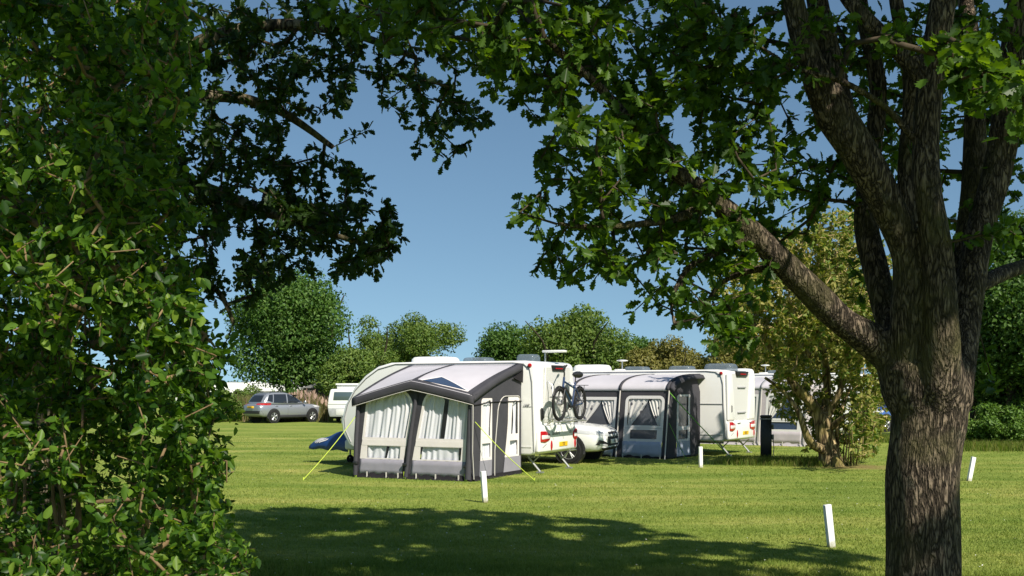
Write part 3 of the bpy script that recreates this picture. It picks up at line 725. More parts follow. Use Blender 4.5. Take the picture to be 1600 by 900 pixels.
def off_caravan(p):
    """keeps the back of the further caravan clear of this crown's shadow"""
    c, sn = math.cos(R(32)), math.sin(R(32)); x = p[:, 0] - 6.17; y = p[:, 1] - 31.3
    lx, ly = x * c - y * sn, x * sn + y * c
    sx, sy = SX * c - SY * sn, SX * sn + SY * c
    t = lx / sx; ry, rz = ly - sy * t, p[:, 2] - SZ * t
    bad = (t > 0) & (ry > -.3) & (ry < 2.6) & (rz > .3) & (rz < 2.9)
    t = ly / sy; rx, rz = lx - sx * t, p[:, 2] - SZ * t
    bad |= (t > 0) & (rx > -3.0) & (rx < .3) & (rz > .5) & (rz < 2.9)
    t = (ly + 2.2) / sy; rx, rz = lx - sx * t, p[:, 2] - SZ * t
    bad |= (t > 0) & (rx > -5) & (rx < -.3) & (rz > 1.0) & (rz < 2.9)
    gx = p[:, 0] - SX / SZ * p[:, 2]; gy = p[:, 1] - SY / SZ * p[:, 2]         # the lawn in front of the tree stays sunny
    bad |= (HOR + FPX * EYE / gy > 727) & (800 + FPX * gx / gy < 1240)
    q = 800 + FPX * p[:, 0] / p[:, 1]; r = HOR - (p[:, 2] - EYE) * FPX / p[:, 1]    # the leaning trunk shows
    bad |= (q > 1225) & (q < 1330) & (r > 590) & (p[:, 1] < De - .2)
    return ~bad
ve = ve[off_caravan(ve)]
nd, par, rad, tips, n0 = grow(skel, skr, ve - OE, rng, step=.35, wob=.14, tip=.0065, power=.38)
twigs('branches', nd, par, rad, n0, mat('elder_twig', (.34, .26, .13), .9, spec=.1, var=.4, vscale=5), elder, 4)
a_ = spray(nd, par, tips, rng, 15, 1.0, .13, up=.6, along=.35, jitter=.6)
scatter('crown', DIAM, *a_, elder_leaf, elder)
ft = tips[rng.random(len(tips)) < .045]; ft = ft[nd[ft][:, 2] > 2.5]
fp = np.repeat(nd[ft], 9, 0) + rng.normal(0, .05, (len(ft) * 9, 3)) * np.array([1, 1, .3])
scatter('blossom', DIAM, fp, norm(rng.normal(0, 1, fp.shape) * np.array([1, 1, .2])), norm(np.array([0, 0, 1.]) + rng.normal(0, .2, fp.shape)), np.full(len(fp), .06), mat('elder_flower', (.62, .6, .42), .8), elder)
print('elder', len(tips))

# ------------------------------------------------------------------ trees beyond the field
def far_tree(label, px, d, top, width, cols, low=.12, n=15000, leaf=.24, lobes=22, airy=0.0, name='field_tree', group='trees beyond the field', bottom=None, trunk=(.05, .042, .03), cat='tree'):
    n = int(n * 2.1); leaf *= .82
    s = FPX / d
    H = EYE + (HOR - top) / s; Rw = width / s / 2
    t = thing(name, ((px - 800) / s, d, 0), 0, label, cat, group)
    zc = H * (.5 + low / 2); rz = H * (1 - low) / 2
    mb = MB(); sk, sr = [], []
    for k in range(3 if airy else 2):
        dx, dy = rng.normal(0, .09, 2) * Rw
        pts = [(dx * .5, dy * .5, -.1)] + [(dx * i + rng.normal(0, .05) * Rw, dy * i + rng.normal(0, .05) * Rw, H * .16 * i) for i in range(1, 6)]
        r = [.035 * H * f for f in (.75, .6, .48, .36, .24, .1)]
        Pp, Rr = limb(mb, pts, r, 8, 3, .15); sk += Pp; sr += Rr
    mb.build('trunk', mat('far_bark', trunk, .9, spec=.1, var=.4, vscale=3), t, smooth=70)
    q = norm(rng.normal(0, 1, (lobes, 3))) * (rng.random((lobes, 1)) ** .45) * .80
    q[:, 2] = np.where(q[:, 2] < -.55, q[:, 2] * .7, q[:, 2])
    C = q * np.array([Rw, Rw, rz]) + np.array([0, 0, zc])
    C[0] = (0, 0, H * .84)
    lr = rng.uniform(.28, .50, lobes) * min(Rw, rz) * (1.0 - .25 * airy)
    nd, par, rad, tips, n0 = grow(sk, sr, C, rng, step=.6, wob=.1, tip=.02, power=.5)
    twigs('branches', nd, par, rad, n0, mat('far_bark', trunk), t, 5)
    k = rng.choice(lobes, n, p=lr ** 2 / np.sum(lr ** 2))
    dr = norm(rng.normal(0, 1, (n, 3)))
    lump = np.array([mnoise.noise(Vector(a * 2.6) + Vector((b * 3.1, 0, 0))) for a, b in zip(dr, k)])
    rr = lr[k] * (1 + .45 * lump) * (1 - rng.random(n) ** (2.2 - airy) * .55)
    pos = C[k] + dr * rr[:, None] * np.array([1.05, 1.05, .8])
    nr = norm(dr + np.array([0, 0, .45]) + rng.normal(0, .5, (n, 3)))
    ax = norm(rng.normal(0, 1, (n, 3)) + np.array([0, 0, -.25]))
    scatter('crown', OVATE if leaf > .16 else DIAM, pos, ax, nr, leaf * rng.uniform(.6, 1.3, n), leaf_mat('leaf_' + '_'.join('%d' % (c * 1000) for c in cols[0]), cols, trans=.25, rough=.5, spec=.25), t)
    return t
G_MID = [(.036, .088, .016), (.062, .130, .022), (.100, .175, .032)]
G_YEL = [(.060, .115, .020), (.100, .160, .028), (.150, .205, .042)]
G_OLV = [(.12, .125, .03), (.17, .16, .04), (.21, .19, .055)]
G_DRK = [(.03, .07, .014), (.05, .105, .018), (.075, .14, .022)]
G_BRT = [(.05, .11, .016), (.08, .15, .02), (.11, .19, .03)]
far_tree('tall rounded deep green tree behind the grey SUV', 462, 74, 408, 190, G_MID, .06, 20000, .26, 34)
far_tree('thin pale tree with sky showing through, next to the tall rounded tree', 576, 80, 478, 110, G_YEL, .02, 7000, .22, 30, .6)
far_tree('feathery ash tree with a broad crown behind the white camper roof', 648, 86, 480, 168, G_YEL, .12, 10500, .23, 26, .7)
far_tree('low yellow green tree between the camper and the ash', 545, 70, 540, 110, G_YEL, .05, 9000, .22, 20)
far_tree('low bushy tree poking above the roof hatch of the nearer caravan', 788, 86, 509, 132, G_MID, .05, 9000, .25, 20)
far_tree('broad bright green tree behind the bicycle carrier', 912, 80, 472, 185, G_YEL, .08, 16000, .26, 30)
far_tree('olive brown tree behind the further caravan', 1050, 76, 520, 140, G_OLV, .05, 12000, .25, 26)
far_tree('olive tree partly hidden behind the leaning elder', 1165, 72, 470, 150, G_OLV, .05, 12000, .25, 26)
far_tree('tall yellowish willow behind the elder crown', 1300, 60, 345, 190, G_OLV, .08, 14000, .25, 30, .3)
far_tree('green tree seen past the stems of the oak', 1450, 58, 380, 180, G_MID, .05, 12000, .25, 26)
far_tree('dark green tree in the hedge past the oak trunk', 1590, 40, 330, 260, G_DRK, .04, 16000, .2, 36, trunk=(.02, .018, .014))
far_tree('dense dark tree running out of the frame edge past the oak', 1740, 39, 300, 260, G_DRK, .04, 10000, .22, 30, trunk=(.02, .018, .014))
far_tree('low dark shrubby tree between oak trunk and hedge', 1525, 42, 470, 110, G_DRK, .02, 9000, .2, 20, trunk=(.02, .018, .014))
far_tree('bright green rounded shrub in front of the dark hedge', 1548, 35.5, 628, 105, G_BRT, -.15, 6500, .13, 18, name='hedge_shrub', group='shrubs along the field edge', cat='shrub')
far_tree('second bright shrub cut by the picture edge beside the hedge', 1632, 36.0, 610, 90, G_BRT, -.15, 5000, .13, 16, name='hedge_shrub', group='shrubs along the field edge', cat='shrub')
far_tree('small green shrub between elder and oak trunk', 1352, 44, 628, 60, G_BRT, -.15, 3500, .15, 12, name='hedge_shrub', group='shrubs along the field edge', cat='shrub')
far_tree('rough green shrub at the tail of the grey SUV', 348, 64, 607, 62, G_YEL, -.2, 5200, .18, 16, name='hedge_shrub', group='shrubs along the field edge', cat='shrub')
far_tree('second rough shrub further along the hedge from the grey SUV', 296, 65, 598, 70, G_MID, -.2, 4000, .2, 14, name='hedge_shrub', group='shrubs along the field edge', cat='shrub')
far_tree('ragged green hedge shrub behind the boot of the grey SUV', 394, 67.5, 606, 70, G_YEL, -.2, 4500, .17, 16, name='hedge_shrub', group='shrubs along the field edge', cat='shrub')
far_tree('low green hedge shrub behind the bonnet of the grey SUV', 455, 69, 606, 90, G_MID, -.2, 4500, .18, 16, name='hedge_shrub', group='shrubs along the field edge', cat='shrub')
far_tree('broad dark shrub filling the hedge beyond the oak trunk', 1610, 41, 560, 210, G_DRK, -.25, 9000, .18, 26, name='hedge_shrub', group='shrubs along the field edge', cat='shrub')
far_tree('rounded green tree filling the dip between the broad tree and the olive one', 1000, 92, 522, 90, G_MID, .0, 7000, .24, 20)
far_tree('small green hedge shrub between the bush and the grey SUV', 371, 66, 604, 40, G_YEL, -.2, 3000, .17, 12, name='hedge_shrub', group='shrubs along the field edge', cat='shrub')
# far hedge line that closes the field
n = 26000
xx = rng.uniform(-75, 75, n); yy = 112 + rng.normal(0, 1.0, n); topz = 1.9 + .45 * np.array([mnoise.noise(Vector((q * .25, 0, 0))) for q in xx]); topz = np.where(xx > -36, topz + .6, topz * .72)
zz = topz * rng.random(n) ** .6
scatter('far_hedge', CLUMP, np.stack([xx, yy, zz], 1), norm(rng.normal(0, 1, (n, 3))), norm(np.array([0, -.6, .6]) + rng.normal(0, .5, (n, 3))), rng.uniform(.25, .5, n), leaf_mat('leaf_hedge', G_MID)); tag(bpy.data.objects['far_hedge'], 'low far hedge line closing off the field', 'hedge', kind='stuff')
# tall reeds behind the grey SUV
n = 9000
pxs = rng.uniform(318, 520, n); dd = rng.uniform(63.8, 66.8, n)
xx = (pxs - 800) / FPX * dd
hgt = (1.45 + .6 * np.array([mnoise.noise(Vector((q * .6, 0, 4))) for q in xx])) * rng.uniform(.55, 1.15, n)
reed = blades('tall_reeds', xx, dd, hgt, np.full(n, .045), .10, leaf_mat('reed_leaf', [(.10, .14, .03), (.15, .17, .04), (.2, .17, .08), (.27, .2, .13)], trans=.3))
tag(reed, 'tall reeds and feathery grass behind the grey SUV', 'reeds', kind='stuff')
n = 1100
k = rng.integers(0, len(xx), n); pos = np.stack([xx[k], dd[k], hgt[k] * .97], 1)
sel = ((pxs[k] > 430) & (hgt[k] > 1.15)); pos = pos[sel]; n = len(pos)
pl = scatter('reed_plumes', DIAM, pos - np.array([0, 0, .25]), norm(rng.normal(0, .15, (n, 3)) + np.array([0, 0, 1])), norm(rng.normal(0, 1, (n, 3))), rng.uniform(.18, .42, n), mat('reed_plume', (.34, .24, .19), .9, spec=.1, var=.2))
tag(pl, 'pinkish seed plumes on the tall reeds', 'reeds', kind='stuff')

# ================================================================== CARAVANS AND AWNINGS
M_white = mat('caravan_white', (.78, .78, .76), .28, spec=.5, coat=.3, var=.03, vscale=1.5)
M_panel = mat('caravan_grey_white', (.62, .62, .60), .35, coat=.2)
M_trim = mat('trim_grey', (.30, .30, .31), .5)
M_black = mat('black_plastic', (.018, .018, .02), .45)
M_red = mat('red_lens', (.42, .008, .012), .18, coat=.6)
M_clear = mat('clear_lens', (.75, .72, .72), .12, coat=.6)
M_yplate = mat('yellow_plate', (.75, .46, .015), .4)
M_wplate = mat('white_plate', (.75, .75, .72), .4)
M_alu = mat('aluminium', (.62, .62, .63), .35, metal=.85)
M_steel = mat('galvanised_steel', (.38, .39, .40), .5, metal=.7)
M_tyre = mat('tyre_rubber', (.018, .018, .019), .85, spec=.2)
M_glass = mat('dark_window', (.018, .022, .028), .06, spec=.7)
M_dome = glass_mat('smoked_dome', opac=.55, col=(.16, .20, .24))
M_text = mat('lettering', (.03, .03, .035), .5)
M_textg = mat('grey_lettering', (.18, .18, .19), .5)

def wheel_part(parent, x, y, z, r, w, name='wheel', spokes=5, side=-1):
    """tyre with rim and spokes; side: which way the outer face looks along y"""
    mb = MB(); prof = [(r * .64, -w / 2), (r * .90, -w / 2), (r * .98, -w * .38), (r, -w * .2), (r, w * .2), (r * .98, w * .38), (r * .90, w / 2), (r * .64, w / 2)]
    mb.loft([[(x + q * math.cos(a), y + s, z + q * math.sin(a)) for q, s in prof] for a in np.linspace(0, 2 * math.pi, 33)], cap=False)
    t = mb.build(name, M_tyre, parent, smooth=40)
    mb = MB(); yo = y + side * w * .40
    mb.torus((x, yo, z), 'y', r * .63, r * .045, 28, 6)
    mb.cyl((x, yo - .01 * side, z), (x, yo + .02 * side, z), r * .14, 12)
    for k in range(spokes):
        for da in (-.14, .14):
            a = 2 * math.pi * k / spokes + .3
            mb.tube([(x + r * .1 * math.cos(a), yo, z + r * .1 * math.sin(a)), (x + r * .62 * math.cos(a + da), yo, z + r * .62 * math.sin(a + da))], r * .05, 6)
    mb.cyl((x, y - side * .01, z), (x, y + side * .012, z), r * .62, 24)
    mb.build('rim', M_alu, t, smooth=40)
    return t

def caravan(C, ang, L, W, H, label, style, text_rear=None, plate='V37', body_col=None, group='white touring caravans'):
    """origin: near rear corner on the ground; local x runs out of the back, y across to the far side"""
    t = thing('caravan', (C[0], C[1], 0), -ang, label, 'caravan', group)
    bm_ = body_col or M_white
    zb = .42
    prof = [(0.0, .80), (-.06, .46), (-.16, zb), (-L + .45, zb), (-L + .22, .55), (-L + .03, .85), (-L, 1.15), (-L + .10, 1.52), (-L + .36, 1.95), (-L + .72, 2.28), (-L + 1.08, 2.49), (-L + 1.45, H - .012), (-L + 2.2, H), (-.30, H), (-.12, H - .03), (-.05, H - .12), (-.03, 1.6), (0.0, 1.02)]
    mb = MB(); mb.prism(prof, 'y', 0.0, W)
    body = mb.build('body', bm_, t, bevel=.055, segs=3, smooth=35)
    # side trim: the awning rail and wheel skirt line
    rail = [(-.055, .50), (-.085, 1.3), (-.11, 2.1), (-.16, H - .2), (-.32, H - .075), (-.6, H - .045), (-L + 1.6, H - .05), (-L + 1.1, 2.42), (-L + .75, 2.2), (-L + .42, 1.9), (-L + .2, 1.55), (-L + .1, 1.2), (-L + .14, .9), (-L + .3, .62)]
    mb = MB(); mb.tube([(a, -.004, b) for a, b in rail], .014, 6); mb.build('awning_rail', M_trim, t, smooth=60)
    mb = MB(); mb.box(-L + .5, -.12, -.012, .004, .60, .625); mb.build('skirt_trim', M_panel, t)
    # front windows on the sloped nose and side windows
    mb = MB(); mb.prism([(-1.75, 1.15), (-.95, 1.15), (-.95, 1.75), (-1.75, 1.75)] if style == 1 else [(-L + 1.2, 1.2), (-L + 2.3, 1.2), (-L + 2.3, 1.85), (-L + 1.2, 1.85)], 'y', -.028, .002)
    mb.build('window', M_glass, t, bevel=.025, segs=2)
    mb = MB()
    def nose(z): return float(np.interp(z, [1.15, 1.52, 1.95, 2.28], [-L, -L + .10, -L + .36, -L + .72]))
    mb.grid(lambda z, y: (nose(z) - .02, y, z), [1.22, 1.4, 1.6, 1.8, 1.9], [.35, W / 2 - .3, W / 2 + .3, W - .35])
    mb.build('window', M_glass, t, thick=.02)
    # back end
    if style == 1:
        mb = MB(); mb.prism([(.42, 1.16), (W - .40, 1.16), (W - .36, 2.46), (.50, 2.46)], 'x', -.035, .012); bp_ = mb.build('rear_panel', M_panel, t, bevel=.015, segs=1)
        mb = MB(); mb.prism([(.02, .48), (W - .02, .48), (W - .02, .98), (W - .25, 1.10), (.25, 1.10), (.02, .98)], 'x', -.06, .055); mb.build('bumper', bm_, t, bevel=.045, segs=3)
        mb = MB(); mb.prism([(.86, 2.36), (1.56, 2.36), (1.64, 2.5), (.80, 2.5)], 'x', .0, .05); hl = mb.build('brake_light_housing', M_black, t, bevel=.02)
        mb = MB(); mb.box(.05, .058, .98, 1.44, 2.41, 2.435); mb.build('brake_light', M_red, hl)
        lights = [(.10, .60), (W - .28, W - .05)]
    else:
        mb = MB(); mb.prism([(.62, 1.02), (W - .62, 1.02), (W - .34, 2.40), (.36, 2.40)], 'x', -.035, .010); mb.build('rear_panel', M_panel, t, bevel=.015, segs=1)
        for y0 in (.02, W - .34):
            a, b = (.02, .36) if y0 < 1 else (W - .02, W - .36)
            c, d_ = (.02, .62) if y0 < 1 else (W - .02, W - .62)
            mb = MB(); mb.prism([(c, 1.02), (d_, 1.02), (b, 2.38), (a, 2.38)] if y0 < 1 else [(d_, 1.02), (c, 1.02), (a, 2.38), (b, 2.38)], 'x', -.05, .05); mb.build('corner_moulding', bm_, t, bevel=.04, segs=3)
        mb = MB(); mb.prism([(.02, .46), (W - .02, .46), (W - .02, .99), (.02, .99)], 'x', -.06, .06); mb.build('bumper', bm_, t, bevel=.05, segs=3)
        mb = MB(); mb.prism([(.75, 2.30), (1.60, 2.30), (1.70, 2.46), (.65, 2.46)], 'x', .0, .06); hl = mb.build('brake_light_housing', M_black, t, bevel=.02)
        mb = MB(); mb.box(.06, .068, .98, 1.44, 2.36, 2.39); mb.build('brake_light', M_red, hl)
        for z in (1.24, 1.98):
            mb = MB(); mb.box(.0, .05, .85, 1.5, z - .022, z + .022); mb.build('grab_rail', M_trim, t, bevel=.012)
        for y in (.85, 1.85):
            mb = MB(); mb.box(.05, .09, y - .12, y + .12, .93, .95); mb.build('bumper_step', M_trim, t)
        lights = [(.09, .52), (W - .52, W - .09)]
    for a, b in lights:
        z0, z1 = (.70, .97) if style == 1 else (.70, .98)
        lo = a < 1
        mb = MB(); mb.prism([(a, z0 + .02), (a, z1), ((a + b) / 2, z1), (b, z1 - .06), (b + .02 if lo else b, (z0 + z1) / 2), (b, z0 + .05), ((a + b) / 2, z0)] if lo else [(a, z0 + .05), (a - .02, (z0 + z1) / 2), (a, z1 - .06), ((a + b) / 2, z1), (b, z1), (b, z0 + .02), ((a + b) / 2, z0)], 'x', .03, .085)
        tl = mb.build('tail_light', M_red, t, bevel=.025, segs=2)
        zm = (z0 + z1) / 2
        mb = MB(); mb.prism([(a + .02, zm - .055), (b - .03, zm - .05), (b - .02, zm + .035), (a + .02, zm + .045)], 'x', .07, .092); mb.build('reversing_lamp', M_clear, tl, bevel=.01)
        if lo:
            mb = MB(); mb.prism([(a + .12, z0 - .10), (a + .34, z0 - .02), (a + .34, z0 - .045), (a + .12, z0 - .125)], 'x', .05, .062); mb.build('bumper_line', M_trim, t)  # thin grey slanting strip below the tail light
    for y in (.72, W - .16):
        mb = MB(); mb.loft([[(x_, y + .052 * s * math.cos(a), .62 + .115 * s * math.sin(a)) for a in np.linspace(0, 2 * math.pi, 17)[:-1]] for x_, s in ((.04, 1), (.066, 1), (.075, .7))])
        mb.build('reflector', M_red, t, smooth=50)
    mb = MB(); mb.box(.045, .07, 1.18, 1.66, .575, .685); pl = mb.build('number_plate', M_yplate, t, bevel=.006, segs=1)
    text_part(plate, .115, (.072, 1.42, .628), (R(90), 0, R(90)), M_text, pl, 'plate_lettering', sx=.9)
    mb = MB(); mb.box(.0, .03, .24, .32, 1.22, 1.50); mb.tube([(.03, .28, 1.25), (.06, .28, 1.28), (.06, .28, 1.44), (.03, .28, 1.47)], .018, 6); mb.build('grab_handle', M_black, t, bevel=.012)
    if text_rear:
        text_part(text_rear, .13, (.058, .98, .90), (R(90), 0, R(90)), M_textg, t)
        text_part('CM', .10, (.058, 1.85, .90), (R(90), 0, R(90)), M_textg, t)
    for y in (-.003, W - .06):
        mb = MB(); mb.loft([[(-.16 + .05 * s * math.cos(a), y + dy, H - .11 + .05 * s * math.sin(a)) for a in np.linspace(0, 2 * math.pi, 15)[:-1]] for dy, s in ((.0, 1), (-.03, .9), (-.04, .5))])
        mb.build('marker_light', M_red, t, smooth=50)
    # chassis, steadies, axle and drawbar
    mb = MB()
    for y in (.55, W - .55): mb.box(-L + .3, -.3, y - .03, y + .03, .33, zb)
    mb.build('chassis', M_steel, t)
    for x_ in (-.42, -L + 1.25):
        for y in (.30, W - .30):
            sx = .38 if x_ > -1 else -.38
            mb = MB(); mb.tube([(x_, y, .44), (x_ + sx, y, .03)], .026, 6); mb.tube([(x_ + sx * .45, y, .22), (x_ + sx * 1.0, y, .42)], .016, 6); mb.box(x_ + sx - .07, x_ + sx + .07, y - .07, y + .07, -.01, .03)
            mb.build('corner_steady', M_steel, t)
    for y, sd in ((.16, -1), (W - .16, 1)): wheel_part(t, -L * .5, y, .31, .31, .19, side=sd)
    mb = MB()
    for s in (-1, 1): mb.tube([(-L + .6, W / 2 + s * .65, .40), (-L - .95, W / 2 + s * .06, .42)], .035, 6)
    mb.tube([(-L - .9, W / 2, .42), (-L - 1.3, W / 2, .46)], .035, 8)
    mb.build('drawbar', M_steel, t)
    mb = MB(); mb.tube([(-L - .62, W / 2 + .15, .62), (-L - .62, W / 2 + .15, .12)], .026, 8); jw = mb.build('jockey_stand', M_steel, t)
    mb = MB(); mb.torus((-L - .62, W / 2 + .15, .105), 'y', .075, .035, 20, 8); mb.cyl((-L - .62, W / 2 + .13, .105), (-L - .62, W / 2 + .17, .105), .05, 10); mb.build('jockey_wheel', M_tyre, jw, smooth=60)
    mb = MB(); mb.box(-L - .12, -L + .45, .30, W - .30, .40, .66); mb.build('front_fairing', M_panel, t, bevel=.06, segs=3)
    # on the roof
    def hatch(x, y, lx, ly, h, material, nm='roof_hatch'):
        mb = MB(); mb.loft([[(x + lx * s * math.copysign(abs(math.cos(a)) ** .35, math.cos(a)), y + ly * s * math.copysign(abs(math.sin(a)) ** .35, math.sin(a)), H + z) for a in np.linspace(0, 2 * math.pi, 29)[:-1]] for z, s in ((-.02, 1), (h * .55, .97), (h * .9, .88), (h, .7))])
        return mb.build(nm, material, t, smooth=50)
    if style == 1:
        hatch(-L + 2.25, .8, .55, .38, .14, M_white)
        hatch(-1.9, .8, .34, .28, .11, M_dome); hatch(-.62, .9, .24, .24, .17, M_dome)
        mb = MB(); mb.tube([(-.36, 1.3, H - .02), (-.36, 1.3, H + .22)], .022, 8); mast = mb.build('aerial_mast', M_alu, t)
        mb = MB(); mb.box(-.40, .16, 1.18, 1.42, H + .22, H + .275); mb.build('aerial', M_white, mast, bevel=.02)
    else:
        hatch(-L + 1.98, .8, .55, .42, .20, M_white, 'air_conditioner')
        hatch(-3.3, 1.0, .36, .30, .13, M_dome); hatch(-1.75, .9, .36, .3, .13, M_dome); hatch(-.55, 1.0, .45, .34, .19, M_dome)
        mb = MB(); mb.tube([(-3.62, .6, H - .02), (-3.62, .6, H + .30)], .02, 8); mast = mb.build('aerial_mast', M_alu, t)
        mb = MB(); mb.loft([[(-3.62 + r * math.cos(a), .6 + r * math.sin(a), H + z) for a in np.linspace(0, 2 * math.pi, 21)[:-1]] for z, r in ((.285, .05), (.30, .17), (.325, .18), (.345, .05))]); mb.build('aerial', M_white, mast, smooth=50)
        mb = MB(); mb.box(-L + 2.9, -L + 3.2, .5, .7, H - .01, H + .05); mb.build('roof_vent', M_white, t, bevel=.02)
    return t

C1 = (0.555, 24.8); A1 = R(26)
car1 = caravan(C1, A1, 5.36, 2.30, 2.59, 'nearer white touring caravan carrying a bicycle on its back wall', 1, 'Sandford', 'Y37')
text_part('/AP', .10, (-.24, -.012, 1.56), (R(90), 0, 0), M_textg, car1, 'side_lettering')
mb = MB(); mb.box(-.335, -.12, -.010, .002, 1.53, 1.537); mb.build('side_stripe', M_textg, car1)
# bicycle carrier on the rear wall
mb = MB()
for y in (.55, 1.85): mb.tube([(.03, y, 2.12), (.16, y, 2.02), (.16, y, 1.20), (.03, y, 1.12)], .017, 8)
mb.tube([(.16, .40, 1.75), (.16, 2.0, 1.75)], .015, 8); mb.tube([(.16, .40, 1.24), (.16, 2.0, 1.24)], .015, 8)
for y in (.6, 1.2, 1.8): mb.tube([(.16, y, 1.22), (.46, y, 1.19)], .014, 6)
rack = mb.build('bike_carrier', M_alu, car1, smooth=60)
mb = MB(); mb.box(.31, .39, .30, 2.10, 1.165, 1.20); mb.build('wheel_channel', M_alu, rack, bevel=.008)
mb = MB(); mb.tube([(.16, 1.05, 1.75), (.35, 1.05, 1.74)], .012, 6); mb.build('frame_clamp', M_black, rack)

A2 = R(32); C2 = (6.17, 31.3)
car2 = caravan(C2, A2, 6.75, 2.30, 2.50, 'further white touring caravan with three louvre strips on its tapered back panel', 2, None, 'YD17')
mb = MB(); mb.box(-.79, -.10, -.012, .002, 1.49, 1.51); mb.build('side_stripe', M_trim, car2)

# ---- cloth materials
M_dark = mat('charcoal_cloth', (.052, .051, .060), .8, spec=.2, var=.12, vscale=3, bump=.25, bscale=14)
M_black_c = mat('black_cloth', (.020, .018, .021), .85, spec=.15, var=.2, vscale=3, bump=.2, bscale=14)
M_roof = mat('pale_grey_roof_cloth', (.50, .48, .52), .6, spec=.3, var=.05, vscale=2, bump=.3, bscale=3.5)
M_cream = mat('cream_cloth', (.72, .67, .65), .75, spec=.2, var=.04, vscale=3, bump=.15, bscale=10)
M_sheer = mat('sheer_curtain', (.76, .72, .74), .85, spec=.1)
M_mud = mat('grey_mud_wall', (.26, .25, .29), .7, spec=.25, var=.06, vscale=4, bump=.3, bscale=5)
M_blue = mat('slate_blue_cloth', (.36, .40, .49), .7, spec=.25, var=.08, vscale=4, bump=.3, bscale=5)
M_pvc = glass_mat('clear_pvc', opac=.05, col=(.4, .42, .45))
M_tint = mat('tinted_pvc', (.075, .08, .095), .12, spec=.7)
M_bluewin = mat('blue_tinted_window', (.04, .06, .11), .12, spec=.6)
M_pipe = mat('pale_piping', (.55, .52, .48), .6)
M_rope = mat('lime_rope', (.50, .62, .06), .7)
M_green = mat('green_rope', (.16, .42, .05), .6)
M_inside = mat('awning_lining', (.12, .12, .13), .9, spec=.1)

def hit(poly, c, ang):
    """where the ray from c at this angle leaves the convex polygon"""
    dx, dy = math.cos(ang), math.sin(ang); best = None
    for i in range(len(poly)):
        x1, y1 = poly[i]; x2, y2 = poly[(i + 1) % len(poly)]
        ex, ey = x2 - x1, y2 - y1; den = dx * ey - dy * ex
        if abs(den) < 1e-12: continue
        s = ((x1 - c[0]) * ey - (y1 - c[1]) * ex) / den; u = ((x1 - c[0]) * dy - (y1 - c[1]) * dx) / den
        if s > 1e-9 and -1e-9 <= u <= 1 + 1e-9 and (best is None or s > best): best = s
    return (c[0] + dx * best, c[1] + dy * best)
def ring2(outer, inner):
    c = (sum(p[0] for p in inner) / len(inner), sum(p[1] for p in inner) / len(inner))
    an = sorted({round(math.atan2(p[1] - c[1], p[0] - c[0]), 6) for p in list(outer) + list(inner)})
    return [hit(outer, c, a) for a in an], [hit(inner, c, a) for a in an]
def ring_mesh(mb, outer, inner, fn):
    A, B = ring2(outer, inner)
    mb.strip([fn(*p) for p in A], [fn(*p) for p in B])
def flat(mb, poly, fn):
    mb.add([fn(*p) for p in poly], [tuple(range(len(poly)))])
def inset(poly, d):
    """shrink a convex counter-clockwise polygon by d"""
    n = len(poly); out = []
    for i in range(n):
        p0, p1, p2 = Vector(poly[i - 1]), Vector(poly[i]), Vector(poly[(i + 1) % n])
        a = (p1 - p0).normalized(); b = (p2 - p1).normalized()
        n1 = Vector((-a.y, a.x)); n2 = Vector((-b.y, b.x)); m = (n1 + n2)
        m = m / max(.35, (1 + n1.dot(n2)))
        out.append(tuple(p1 + m * d))
    return out
def arch(x0, x1, z0, z1, top0, top1, rl=.3, rr=.3, n=6):
    """window outline: bottom x0..x1 at z0, top x from top0 to top1 at z1, rounded upper corners (counter-clockwise)"""
    pts = [(x0, z0), (x1, z0)]
    def corner(cx, sx, r):
        return [(cx + sx * (r * (1 - math.cos(a)) - r) * -1 * -1, 0) for a in []]
    for k in range(n + 1):
        a = math.pi / 2 * k / n
        pts.append((top1 - rr + rr * math.cos(a), z1 - rr + rr * math.sin(a)))
    for k in range(n + 1):
        a = math.pi / 2 + math.pi / 2 * k / n
        pts.append((top0 + rl + rl * math.cos(a), z1 - rl + rl * math.sin(a)))
    return pts
def clip_z(poly, z, keep_above):
    out = []
    n = len(poly)
    for i in range(n):
        p, q = poly[i], poly[(i + 1) % n]
        ip = (p[1] >= z) == keep_above; iq = (q[1] >= z) == keep_above
        if ip: out.append(p)
        if ip != iq:
            t = (z - p[1]) / (q[1] - p[1]); out.append((p[0] + (q[0] - p[0]) * t, z))
    return out
def xspan(poly, z):
    xs = []
    for i in range(len(poly)):
        p, q = poly[i], poly[(i + 1) % len(poly)]
        if (p[1] - z) * (q[1] - z) <= 0 and abs(p[1] - q[1]) > 1e-9: xs.append(p[0] + (q[0] - p[0]) * (z - p[1]) / (q[1] - p[1]))
    return (min(xs), max(xs)) if xs else (0, 0)
